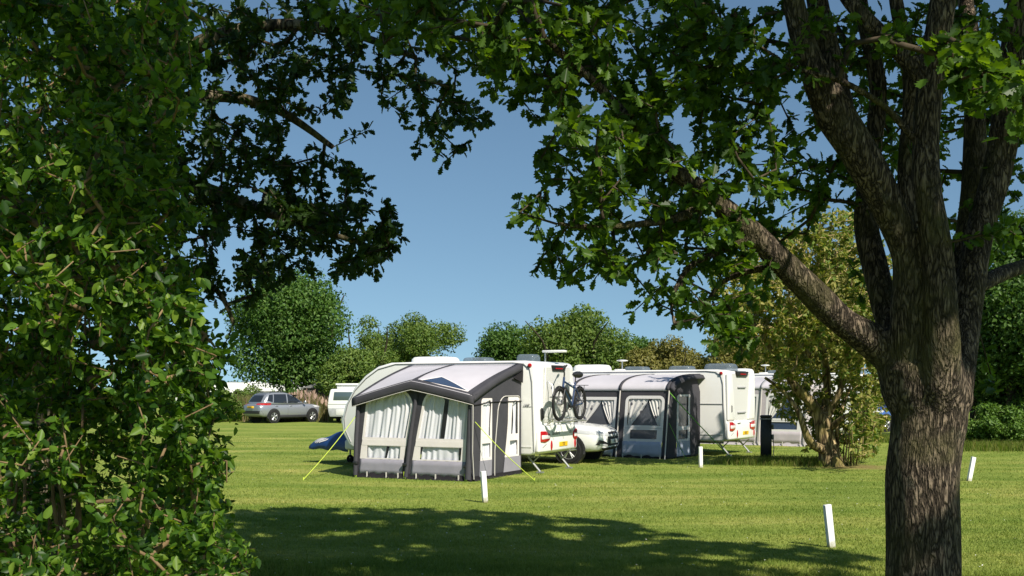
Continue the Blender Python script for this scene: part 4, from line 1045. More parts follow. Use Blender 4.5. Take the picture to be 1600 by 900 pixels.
def curtain(mb, poly, fn, depth, amp=.022, waves=9, gaps=(), z0=None, z1=None, seed=0, nz=10, nx=90):
    """gathered cloth that fills the outline; fn(s, z, off) -> point"""
    r_ = random.Random(seed); ph = [r_.uniform(0, 6.3) for _ in range(4)]
    zs = [p[1] for p in poly]; z0 = min(zs) + .01 if z0 is None else z0; z1 = max(zs) - .012 if z1 is None else z1
    zz = [z0 + (z1 - z0) * k / nz for k in range(nz + 1)]
    segs = []; last = 0.0
    for g0, g1 in sorted(gaps): segs.append((last, g0)); last = g1
    segs.append((last, 1.0))
    for a, b in segs:
        m = max(4, int(nx * (b - a)))
        def P_(i, j):
            z = zz[j]; x0, x1 = xspan(poly, z); u = a + (b - a) * i / m
            f = (z - z0) / (z1 - z0)
            w = math.sin(u * waves * 6.28 + ph[0] + 1.1 * math.sin(2.2 * f + ph[1]) + 2.2 * math.sin(u * 5 + ph[3])) + .55 * math.sin(u * waves * 2.7 * 6.28 + ph[2] + 1.6 * f) + .3 * math.sin(u * 61 + 3 * f)
            return fn(x0 + (x1 - x0) * u, z, depth + amp * w)
        mb.grid(lambda i, j: P_(i, j), list(range(m + 1)), list(range(nz + 1)))

# ------------------------------------------------------------------ nearer awning
XR, XL, YF = -.38, -3.37, -2.40
aw = Vector((C1[0], C1[1], 0)) + Matrix.Rotation(-A1, 3, 'Z') @ Vector(((XR + XL) / 2, YF / 2, 0))
aw1 = thing('awning', aw, -A1, 'nearer charcoal and cream awning with curtained arched windows and a tinted triangle in its roof', 'awning', 'awnings fixed to the caravans')
SH1 = (-(XR + XL) / 2, -YF / 2, 0)
WD = XR - XL
def eave(s):                       # height of the front edge, s from 0 (nose end) to WD
    f = s / WD
    return 1.74 + .34 * (1 - abs(2 * f - 1) ** 1.08) + .06 * f
def fr(s, z, off=0.0):             # front wall, leaning a little; off > 0 goes inwards
    return (XL + s, YF + .10 + off + .045 * (z - 1.0) * 1.0, z)
RAIL = 2.50
def roofp(s, t):                   # t = 0 at the front edge, 1 at the caravan
    z0 = eave(s); zz = z0 + (RAIL - z0) * t + .05 * math.sin(math.pi * t)
    return (XL + s + .0 * t, YF + t * (-YF - .01), zz)
ss = list(np.linspace(0, WD, 19)); tt = list(np.linspace(0, 1, 9))
mb = MB(SH1); mb.grid(lambda s, t: roofp(s, t), ss, tt); roof1 = mb.build('roof', M_roof, aw1, smooth=60, thick=.012)
def off_roof(s, t, up=.012):
    p = roofp(s, t); return (p[0], p[1], p[2] + up)
for pa, pb in (((.05, .02), (.06, .985)), ((1.52, .02), (1.20, .985)), ((WD - .10, .02), (WD - .05, .985))):     # dark seams running up the roof
    mb = MB(SH1)
    mb.grid(lambda k, w: off_roof(pa[0] + (pb[0] - pa[0]) * k + w, pa[1] + (pb[1] - pa[1]) * k), list(np.linspace(0, 1, 9)), [-.055, .055])
    mb.build('roof_seam', M_dark, roof1, thick=.008)
tri = [(1.70, .06), (2.78, .06), (1.92, .25)]
def tri_at(k, grow_=0.0):
    cx, cy = sum(p[0] for p in tri) / 3, sum(p[1] for p in tri) / 3
    return (cx + (tri[k][0] - cx) * (1 + grow_), cy + (tri[k][1] - cy) * (1 + grow_))
mb = MB(SH1)
def trigrid(mbx, gr, up):
    V = []; n = 8
    a, b, c = tri_at(0, gr), tri_at(1, gr), tri_at(2, gr); idx = {}
    F = []
    for i in range(n + 1):
        for j in range(n + 1 - i):
            u, v = i / n, j / n; p = (a[0] + (b[0] - a[0]) * u + (c[0] - a[0]) * v, a[1] + (b[1] - a[1]) * u + (c[1] - a[1]) * v)
            idx[i, j] = len(V); V.append(off_roof(p[0], max(.01, p[1]), up))
    for i in range(n):
        for j in range(n - i):
            F.append((idx[i, j], idx[i + 1, j], idx[i, j + 1]))
            if i + j < n - 1: F.append((idx[i + 1, j], idx[i + 1, j + 1], idx[i, j + 1]))
    mbx.add(V, F)
trigrid(mb, .22, .012); rw = mb.build('roof_window', M_cream, roof1)
mb = MB(SH1); trigrid(mb, 0, .02); mb.build('pane', M_bluewin, rw)
# charcoal hood along the front edge and round the open end
mb = MB(SH1)
def hood(s, k):
    x, y, z = roofp(s, 0)
    pts = [(.16, .012), (.05, .014), (-.010, -.012), (-.022, -.07), (-.018, -.14), (-.008, -.185)]
    return (x, y + pts[k][0], z + pts[k][1] + (.22 * .16 if k == 0 else 0) + (.22 * .06 if k == 1 else 0))
mb.grid(lambda s, k: hood(s, k), list(np.linspace(-.02, WD + .05, 25)), list(range(6)))
hd = mb.build('hood', M_dark, aw1, smooth=60, thick=.01)
mb = MB(SH1); mb.tube([(XL + s, YF - .012, eave(s) - .190) for s in np.linspace(-.02, WD + .02, 25)], .009, 6)
mb.tube([(XR + .03, YF - .012, eave(WD) - .190), (XR + .035, YF - .02, 1.40), (XR + .03, YF - .03, .6), (XR + .03, YF + .03, .04)], .009, 6); mb.build('piping', M_pipe, hd)
mb = MB(SH1)
def ehood(t, k):
    x, y, z = roofp(WD, t); pts = [(-.12, .014), (.02, .016), (.045, -.02), (.05, -.07), (.045, -.14)]
    return (x + pts[k][0], y, z + pts[k][1])
mb.grid(lambda t, k: ehood(t, k), list(np.linspace(0, 1, 10)), list(range(5))); mb.build('side_hood', M_dark, aw1, smooth=60, thick=.01)
mb = MB(SH1); mb.add([(XR + .06, -.55, roofp(WD, .77)[2] - .18), (XR + .06, -.03, RAIL - .14), (XR + .05, -.03, 2.08)], [(0, 1, 2)]); mb.build('flap', M_black_c, aw1, thick=.012)

W1 = arch(.14, 1.27, .40, 1.95, .26, 1.48, .40, .42)
W2 = arch(1.49, 2.80, .40, 1.95, 1.70, 2.88, .42, .34)
top = lambda s: eave(s) - .05
mb = MB(SH1)
left_o = [(0, .05), (1.40, .05), (1.50, .4), (1.56, top(1.5)), (1.1, top(1.1)), (.55, top(.55)), (0.0, top(.0))]
left_o = [(0, .05), (1.36, .05), (1.60, top(1.6)), (.75, top(.75)), (0.0, top(.0) + .0)]
right_o = [(1.36, .05), (WD, .05), (WD, top(WD)), (2.24, top(2.24)), (1.60, top(1.6))]
def lim(poly, s):  # keep window outlines inside the wall
    return [(x_, min(z_, top(min(max(x_, 0), WD)) - .035)) for x_, z_ in poly]
W1 = lim(W1, 0); W2 = lim(W2, 0)
M1 = [(.12, .05), (1.24, .05), (1.27, .40), (.14, .40)]; M2 = [(1.46, .05), (2.79, .05), (2.80, .40), (1.49, .40)]
O1 = [M1[0], M1[1]] + W1[1:] + [W1[0]]
O2 = [M2[0], M2[1]] + W2[1:] + [W2[0]]
O1 = [(.12, .06), (1.24, .06)] + W1[2:]; O2 = [(1.46, .06), (2.79, .06)] + W2[2:]
ring_mesh(mb, left_o, O1, lambda a, b: fr(a, b)); ring_mesh(mb, right_o, O2, lambda a, b: fr(a, b))
mb.build('front_wall', M_dark, aw1, thick=.012)
mb = MB(SH1); mb.tube([fr(1.35, .03, -.03), fr(1.44, .9, -.03), fr(1.56, 1.75, -.02), fr(1.57, 1.93, 0)], .045, 10); mb.build('air_beam', M_dark, aw1, smooth=60)
mb = MB(SH1); mb.tube([fr(.05, .03, -.04), fr(.05, .9, -.035), fr(.08, 1.7, -.02)], .05, 10); mb.build('air_beam', M_dark, aw1, smooth=60)
mb = MB(SH1); mb.tube([fr(2.88, .03, -.04), fr(2.90, .9, -.035), fr(2.91, 1.7, -.02)], .07, 10); mb.build('air_beam', M_dark, aw1, smooth=60)
for i, (Wn, Mn) in enumerate(((W1, M1), (W2, M2))):
    up_ = clip_z(Wn, .82, True); lo_ = clip_z(Wn, .70, False); lo_ = clip_z(lo_, .405, True)
    ui = inset(up_, .055); ui = [(a, max(b, .83)) for a, b in ui]
    li = [(lo_[0][0], 0)]
    x0, x1 = xspan(Wn, .55); li = [(x0 + .16, .425), (x1 - .13, .425), (x1 - .11, .69), (x0 + .17, .69)]
    mb = MB(SH1); ring_mesh(mb, up_, ui, lambda a, b: fr(a, b, -.004))
    bar0, bar1 = xspan(Wn, .76)
    flat(mb, [(bar0 - .0, .70), (bar1, .70), (bar1 + .02, .82), (bar0 + .02, .82)], lambda a, b: fr(a, b, -.008))
    lo4 = [(xspan(Wn, .41)[0], .40), (xspan(Wn, .41)[1], .40), (xspan(Wn, .69)[1], .70), (xspan(Wn, .69)[0], .70)]
    ring_mesh(mb, lo4, li, lambda a, b: fr(a, b, -.004))
    w_ = mb.build('window', M_cream, aw1, thick=.008)
    mb = MB(SH1); curtain(mb, up_, lambda a, b, o: fr(a, b, o), .034, .017, 4 if i == 0 else 5, [(.46, .545)] if i else [], seed=i + 3); mb.build('curtain', M_sheer, w_, smooth=80)
    mb = MB(SH1); curtain(mb, lo4, lambda a, b, o: fr(a, b, o), .04, .016, 3, [(.0, .14), (.85, .93)] if i else [(0, .13), (.55, .6)], seed=i + 9, nz=4); mb.build('curtain', M_sheer, w_, smooth=80)
    mb = MB(SH1); flat(mb, ui, lambda a, b: fr(a, b, .012)); flat(mb, li, lambda a, b: fr(a, b, .012)); mb.build('pane', M_pvc, w_)
    mb = MB(SH1); mb.grid(lambda a, b: fr(Mn[0][0] + (Mn[1][0] - Mn[0][0]) * a + .04 * b, .07 + .33 * b, -.006 - .008 * (1 - b) * (1 + .5 * math.sin(a * 17 + i)) - .006 * math.sin(a * 31 + 9 * b + i)), list(np.linspace(0, 1, 25)), [0, .3, .65, 1]); mb.build('mud_wall', M_mud, aw1, thick=.006, smooth=60)
mb = MB(SH1); mb.grid(lambda s, k: fr(s, [.105, .04, -.012][k], [-.012, -.03, -.07][k] + .006 * math.sin(s * 23)), list(np.linspace(0, WD, 40)), [0, 1, 2]); mb.build('mud_skirt', M_black_c, aw1, smooth=60)
mb = MB(SH1)
for s in (.36, .86, 1.16, 1.62, 2.10, 2.66):
    mb.box(XL + s - .012, XL + s + .012, YF + .0, YF + .02, -.01, .12)
mb.build('peg_straps', M_pipe, aw1)
for s in (.06, 1.34, 2.84):
    mb = MB(SH1); mb.box(XL + s - .03, XL + s + .03, YF + .0, YF + .03, -.01, .15); mb.build('peg_tab', M_rope, aw1)
    mb = MB(SH1); mb.box(XL + s - .05, XL + s + .06, YF - .03, YF + .05, .27, .34); mb.build('air_valve', M_black, aw1, bevel=.015)
# side wall with door; q runs from the front corner (0) to the caravan (2.4)
def sd(q, z, off=0.0):
    return (XR - off, YF + .06 + q * .975, z)
QD = 2.38
def stop(q): return eave(WD) + (RAIL - eave(WD)) * q / QD - .06
sa = arch(.30, .86, .06, 1.74, .36, .88, .10, .03); door = arch(1.02, 2.26, .06, 1.78, 1.14, 2.30, .42, .10)
outerA = [(0, .05), (.95, .05), (.98, stop(.97)), (0, stop(0))]
outerB = [(.95, .05), (QD, .05), (QD, stop(QD)), (.98, stop(.97))]
mb = MB(SH1); ring_mesh(mb, outerA, sa, sd); ring_mesh(mb, outerB, door, sd); mb.build('side_wall', M_dark, aw1, thick=.012)
mb = MB(SH1); mb.tube([sd(0, stop(.95) - .42 + .0, -.02), sd(.95, stop(.95) - .36, -.02), sd(QD, stop(.95) - .36, -.02)], .012, 6); mb.build('gable_seam', M_black_c, aw1)
sa_u = clip_z(sa, .84, True); sa_ui = inset(sa_u, .09)
mb = MB(SH1); ring_mesh(mb, sa_u, sa_ui, lambda a, b: sd(a, b, -.004))
sl = clip_z(clip_z(sa, .84, False), .40, True); sli = inset(sl, .07)
ring_mesh(mb, sl, sli, lambda a, b: sd(a, b, -.004)); w_ = mb.build('window', M_cream, aw1, thick=.008)
mb = MB(SH1); curtain(mb, sa_u, lambda a, b, o: sd(a, b, o), .034, .012, 2, seed=21, nx=40); curtain(mb, sl, lambda a, b, o: sd(a, b, o), .034, .012, 2, seed=22, nz=4, nx=40); mb.build('curtain', M_sheer, w_, smooth=80)
mb = MB(SH1); flat(mb, sa_ui, lambda a, b: sd(a, b, .012)); flat(mb, sli, lambda a, b: sd(a, b, .012)); mb.build('pane', M_pvc, w_)
mb = MB(SH1); flat(mb, [(.27, .06), (.84, .06), (.86, .41), (.29, .41)], lambda a, b: sd(a, b, -.01)); mb.build('mud_wall', M_mud, aw1, thick=.006)
dsplit = 1.68
dd_ = [p for p in door]
dl = [(1.0, .08), (1.45, .08), (1.66, .95), (1.68, 1.76)] + [(a, b) for a, b in door if a < 1.66 and b > 1.3]
mb = MB(SH1); flat(mb, dl, lambda a, b: sd(a, b, .012)); dr = mb.build('door', M_dark, aw1, thick=.01)
mb = MB(SH1); mb.tube([sd(a, b, -.012) for a, b in [(.99, .05), (1.0, .6)] + list(reversed([(a, b) for a, b in door[2:] if b > 1.3]))], .011, 6); mb.build('piping', M_pipe, dr)
dw = [(1.45, .42), (2.26, .42), (2.27, 1.70), (1.69, 1.74), (1.67, .95)]
dwu = [(1.62, .86), (2.26, .86), (2.28, 1.72), (2.2, 1.76), (1.70, 1.76), (1.68, 1.2)]
dwi = arch(1.82, 2.20, .93, 1.68, 1.90, 2.20, .15, .10)
mb = MB(SH1); ring_mesh(mb, dwu, dwi, lambda a, b: sd(a, b, -.004))
dlo = [(1.52, .42), (2.26, .42), (2.26, .86), (1.62, .86)]; dli = [(1.74, .46), (2.18, .46), (2.18, .78), (1.78, .78)]
ring_mesh(mb, dlo, dli, lambda a, b: sd(a, b, -.004)); w_ = mb.build('window', M_cream, aw1, thick=.008)
mb = MB(SH1); curtain(mb, dwu, lambda a, b, o: sd(a, b, o), .07, .03, 3, [(.25, .42), (.6, .66)], seed=31, nx=40); curtain(mb, dlo, lambda a, b, o: sd(a, b, o), .07, .03, 3, [(.3, .5)], seed=32, nz=4, nx=30); mb.build('curtain', M_sheer, w_, smooth=80)
mb = MB(SH1); flat(mb, dwi, lambda a, b: sd(a, b, .012)); flat(mb, dli, lambda a, b: sd(a, b, .012)); mb.build('pane', M_pvc, w_)
mb = MB(SH1); flat(mb, [(1.44, .09), (2.34, .09), (2.33, .42), (1.52, .42)], lambda a, b: sd(a, b, -.008)); mb.build('mud_wall', M_mud, aw1, thick=.006)
mb = MB(SH1); mb.grid(lambda q, k: sd(q, [.10, .03, -.01][k], [-.008, -.02, -.05][k]), list(np.linspace(0, QD, 12)), [0, 1, 2]); mb.build('mud_skirt', M_black_c, aw1)
# lining at the nose end
mb = MB(SH1); mb.add([(XL + .02, YF + .12, .0), (XL + .02, -.03, .0), (XL + .02, -.03, 2.44), (XL + .02, YF + .12, top(0) - .02)], [(0, 1, 2, 3)]); mb.build('end_wall', M_dark, aw1, thick=.01)
mb = MB(SH1); mb.box(XL + .05, XR - .05, YF + .15, -.05, .0, .012); mb.build('groundsheet', M_inside, aw1)
def rope(parent, sh, p, q, material, r=.010, slack=.02):
    p, q = Vector(p), Vector(q)
    mb = MB(sh); mb.tube([p + (q - p) * k / 8 - Vector((0, 0, slack * math.sin(math.pi * k / 8))) for k in range(9)], r, 6)
    mb.tube([q + Vector((0, 0, .05)), q + Vector((0, 0, -.02))], .012, 6)
    return mb.build('guy_rope', material, parent, smooth=60)
def to_local(C, ang, w):
    return Matrix.Rotation(ang, 3, 'Z') @ (Vector(w) - Vector((C[0], C[1], 0)))
e1 = to_local(C1, A1, gp(835, 751)); rope(aw1, SH1, (XR + .05, YF + .04, 1.25), (e1.x, e1.y, .01), M_rope, .009, .05)
e1 = to_local(C1, A1, gp(474, 750)); rope(aw1, SH1, (XL + .02, YF + .10, 1.35), (e1.x, e1.y, .01), M_rope, .009, .05)

# ---- blue drawbar cover in front of the nearer caravan
L1, Wc = 5.36, 1.15
hc = Vector((C1[0], C1[1], 0)) + Matrix.Rotation(-A1, 3, 'Z') @ Vector((-L1 - .7, Wc, 0))
cover = thing('hitch_cover', (hc.x, hc.y, .40), -A1, 'blue cloth cover with pale flashes laced over the caravan drawbar', 'cover')
def cov(x, k):
    f = max(0, (x + 1.05) / 1.73)        # 0 front tip, 1 at the caravan
    h = .12 + .52 * f ** .8; w = .12 + .62 * f
    a = math.pi * k
    return (x, -w * math.cos(a), -.04 + h * max(0, math.sin(a)) ** .7 + .02 * math.sin(9 * x + 6 * k))
mb = MB(); mb.grid(cov, list(np.linspace(-1.05, .60, 18)), list(np.linspace(0, 1, 17)))
mb.add([cov(-1.05, k) for k in np.linspace(0, 1, 17)], [tuple(range(17))])
cl = mb.build('cover_cloth', mat('royal_blue_cloth', (.010, .045, .16), .55, spec=.4, var=.2, vscale=4, bump=.5, bscale=6), cover, smooth=70, thick=.01)
for (x0, k0, x1, k1, w) in [(-.80, .18, -.50, .30, .03), (-.72, .14, -.40, .27, .025), (-.62, .12, -.30, .22, .022), (-.85, .26, -.60, .36, .03)]:
    mb = MB(); mb.grid(lambda i, j: tuple(Vector(cov(x0 + (x1 - x0) * i, k0 + (k1 - k0) * i + j)) + Vector((0, -.012, .012))), list(np.linspace(0, 1, 6)), [-w, w]); mb.build('pale_flash', M_clear, cl, thick=.003)

# ------------------------------------------------------------------ rounded awnings (further caravans)
def round_awning(C, ang, xr, nbay, bw, label, cols, depth=2.2, zr=2.36, ze=1.88, ropes=True, gable=True, stopper=False):
    c_dark, c_roof, c_frame, c_mud, c_win = cols
    wd = nbay * bw; xl = xr - wd; yf = -depth
    o = Vector((C[0], C[1], 0)) + Matrix.Rotation(-ang, 3, 'Z') @ Vector(((xr + xl) / 2, yf / 2, 0))
    t = thing('awning', o, -ang, label, 'awning', 'awnings fixed to the caravans')
    sh = (-(xr + xl) / 2, -yf / 2, 0)
    def rp(x, f, up=0.0):           # f 0 rail .. 1 front edge
        a = f * math.pi / 2
        return (x, yf * math.sin(a) ** .92 * (1 + up * .01), ze + (zr - ze) * math.cos(a) ** .8 + up * .012)
    mb = MB(sh)
    def rs(x, f):
        u = ((x - xl) / bw) % 1.0
        p = rp(x, f); return (p[0], p[1], p[2] - .035 * math.sin(math.pi * u) * math.sin(math.pi * min(1, f * 1.0)))
    mb.grid(rs, list(np.linspace(xl, xr, nbay * 8 + 1)), list(np.linspace(0, 1, 14))); rf = mb.build('roof', c_roof, t, smooth=60, thick=.01)
    for k in range(nbay + 1):
        x = xl + bw * k
        mb = MB(sh); mb.grid(lambda f, w: rp(x + w, f, 1.2), list(np.linspace(0, 1, 14)), [-.045, .045] if k < nbay else [-.09, .01]); mb.build('roof_rib', c_dark if gable else M_trim, rf, thick=.01, smooth=60)
    lean = .18
    def fw(x, z, off=0.0): return (x, yf + off - lean * (1 - z / ze) + .02, z)
    mbd = MB(sh); 
    for k in range(nbay):
        a, b = xl + bw * k, xl + bw * (k + 1)
        mudtop = .47
        if k % 3 == 0 and nbay > 2 or (nbay - 1 - k) == 1: win = [(a + .13, .06), (b - .16, .06), (b - .10, ze - .17), (a + .20, ze - .17)]
        else: win = arch(a + .12, b - .17, .06, ze - .13, a + .17, b - .13, .16, .16)
        ring_mesh(mbd, [(a, .04), (b, .04), (b, ze), (a, ze)], win, fw)
        up_ = clip_z(win, .84, True); upi = inset(up_, .085)
        lo_ = clip_z(clip_z(win, .86, False), mudtop, True)
        x0, x1 = xspan(win, .65); loi = [(x0 + .2, .55), (x1 - .18, .55), (x1 - .17, .80), (x0 + .21, .80)]
        mb = MB(sh); ring_mesh(mb, up_, upi, lambda p, q: fw(p, q, -.004)); ring_mesh(mb, lo_, loi, lambda p, q: fw(p, q, -.004)); w_ = mb.build('window', c_frame, t, thick=.008)
        mb = MB(sh); flat(mb, upi, lambda p, q: fw(p, q, .05)); flat(mb, loi, lambda p, q: fw(p, q, .02)); mb.build('pane', c_win, w_)
        # curtains tied back to both sides
        z1 = max(q for p, q in upi); z0 = min(q for p, q in upi)
        for sgn, reach in ((1, .60), (-1, .40)):
            def tied(u, v):
                z = z1 + (z0 - z1) * v; m0, m1 = xspan(upi, min(max(z, z0 + .004), z1 - .004))
                wdt = (m1 - m0) * reach * (1 - .80 * v ** 1.25)
                x = m0 + wdt * u if sgn > 0 else m1 - wdt * u
                return fw(x, z, .025 + .014 * math.sin(u * 22 + 2 * v))
            mb = MB(sh); mb.grid(tied, list(np.linspace(0, 1, 22)), list(np.linspace(.01, .99, 12))); mb.build('curtain', M_print, w_, smooth=80)
        mb = MB(sh); mb.grid(lambda u, v: fw(xspan(win, .1)[0] + (xspan(win, .1)[1] - xspan(win, .1)[0]) * u, .07 + (mudtop - .06) * v, -.008 - .006 * (1 - v) * (1 + math.sin(u * 14 + k)) - .005 * math.sin(u * 27 + 7 * v)), list(np.linspace(0, 1, 20)), [0, .35, .7, 1]); mb.build('mud_wall', c_mud, t, thick=.006, smooth=60)
    mbd.build('front_wall', c_dark, t, thick=.012)
    mb = MB(sh); mb.grid(lambda x, k: fw(x, [.11, .04, -.012][k], [-.01, -.03, -.06][k]), list(np.linspace(xl, xr, 20)), [0, 1, 2]); mb.build('mud_skirt', M_black_c if gable else c_mud, t)
    for k in range(nbay + 1):
        x = xl + bw * k
        mb = MB(sh); mb.tube([(x + .01, yf - .03, ze + .01), (x - .03, yf - lean - .06, 0)], .019, 8); mb.build('pole', M_pipe, t, smooth=60)
    mb = MB(sh)
    for k in range(nbay):
        for u in (.12, .5, .88): mb.box(xl + bw * (k + u) - .012, xl + bw * (k + u) + .012, yf - lean - .05, yf - lean - .03, -.01, .13)
    mb.build('peg_straps', M_pipe, t)
    # end wall with a slim window
    def ew(q, z, off=0.0): return (xr - off, yf * (1 - q) + (lean * .9 * -(1 - z / ze)) * (1 - q), z)
    n = 9
    tops = [((1 - math.sin(a) ** .92), ze + (zr - ze) * math.cos(a) ** .8 - .05) for a in np.linspace(math.pi / 2, .12, n)]
    gab = [(0.0, ze - .02), (1.0, ze - .02)] + [(q, z) for q, z in tops[::-1]]
    mb = MB(sh); flat(mb, gab, ew)
    win = arch(.26, .66, .06, 1.78, .24, .66, .07, .03)
    ring_mesh(mb, [(0, .04), (1, .04), (1, ze - .02), (0, ze - .02)], win, ew); mb.build('side_wall', c_dark, t, thick=.01)
    up_ = clip_z(win, .84, True); upi = inset(up_, .055); lo_ = clip_z(clip_z(win, .84, False), .47, True); loi = inset(lo_, .06)
    mb = MB(sh); ring_mesh(mb, up_, upi, lambda p, q: ew(p, q, -.004)); ring_mesh(mb, lo_, loi, lambda p, q: ew(p, q, -.004)); w_ = mb.build('window', c_frame, t, thick=.008)
    mb = MB(sh); flat(mb, upi, lambda p, q: ew(p, q, .02)); flat(mb, loi, lambda p, q: ew(p, q, .02)); mb.build('pane', c_win, w_)
    mb = MB(sh); flat(mb, [(.27, .06), (.68, .06), (.66, .47), (.26, .47)], lambda p, q: ew(p, q, -.012)); mb.build('mud_wall', c_mud, t, thick=.006)
    mb = MB(sh); mb.grid(lambda f, k: (xr + [-.02, .10, .16][k], rp(xr, f)[1], rp(xr, f)[2] + [.012, -.02, -.12][k] * (1 if f < .9 else .5)), list(np.linspace(0, .98, 14)), [0, 1, 2]); mb.build('end_hood', c_dark, t, thick=.008, smooth=60)
    mb = MB(sh); mb.add([(xl + .01, yf - .1, 0), (xl + .01, -.03, 0), (xl + .01, -.03, zr - .05), (xl + .01, yf * .6, zr - .2), (xl + .01, yf, ze - .05)], [(0, 1, 2, 3, 4)]); mb.build('end_wall', c_dark, t, thick=.01)
    mb = MB(sh); mb.box(xl + .05, xr - .05, yf + .1, -.05, 0, .012); mb.build('groundsheet', M_inside, t)
    return t, sh, xl, yf
def print_mat():
    m, nt, b = nodes_of('printed_curtain')
    v = nt.nodes.new('ShaderNodeTexVoronoi'); v.inputs['Scale'].default_value = 5.0
    tc = nt.nodes.new('ShaderNodeTexCoord'); nt.links.new(tc.outputs['Object'], v.inputs['Vector'])
    r = nt.nodes.new('ShaderNodeValToRGB'); r.color_ramp.elements[0].position = .22; r.color_ramp.elements[0].color = (.10, .10, .12, 1); r.color_ramp.elements[1].position = .26; r.color_ramp.elements[1].color = (.60, .58, .56, 1)
    nt.links.new(v.outputs['Distance'], r.inputs[0]); nt.links.new(r.outputs[0], b.inputs['Base Color']); b.inputs['Roughness'].default_value = .85
    return m
M_print = print_mat()
M_frame2 = mat('white_window_cloth', (.68, .66, .65), .7, spec=.2, var=.04, vscale=3)
aw2, sh2, xl2, yf2 = round_awning(C2, A2, -.81, 3, 1.49, 'further awning with curved pale roof panels and slate blue lower walls', (M_dark, M_roof, M_frame2, M_blue, M_tint))
e2 = to_local(C2, A2, gp(1142, 716)); rope(aw2, sh2, (-.79, yf2 - .03, 1.84), (e2.x, e2.y, .01), M_green, .014)
e2 = to_local(C2, A2, gp(1072, 718)); rope(aw2, sh2, (-.79, yf2 - .05, 1.0), (e2.x, e2.y, .01), M_green, .008)

# third pitch, half hidden behind the elder
A3 = R(32); C3 = (12.2, 38.1)
car3 = copy_tree(car2); car3.location = (C3[0], C3[1], 0); car3.rotation_euler.z = -A3
car3['label'] = 'third caravan mostly hidden behind the elder and its pale lilac awning'
M_lil = mat('pale_lilac_cloth', (.42, .38, .40), .7, spec=.25, var=.05, vscale=3, bump=.2, bscale=5)
aw3, sh3, xl3, yf3 = round_awning(C3, A3, -1.2, 3, 1.6, 'pale lilac grey awning with blue tinted window seen behind the dark post', (M_lil, M_roof, M_frame2, M_lil, M_bluewin), ze=1.92, gable=False)

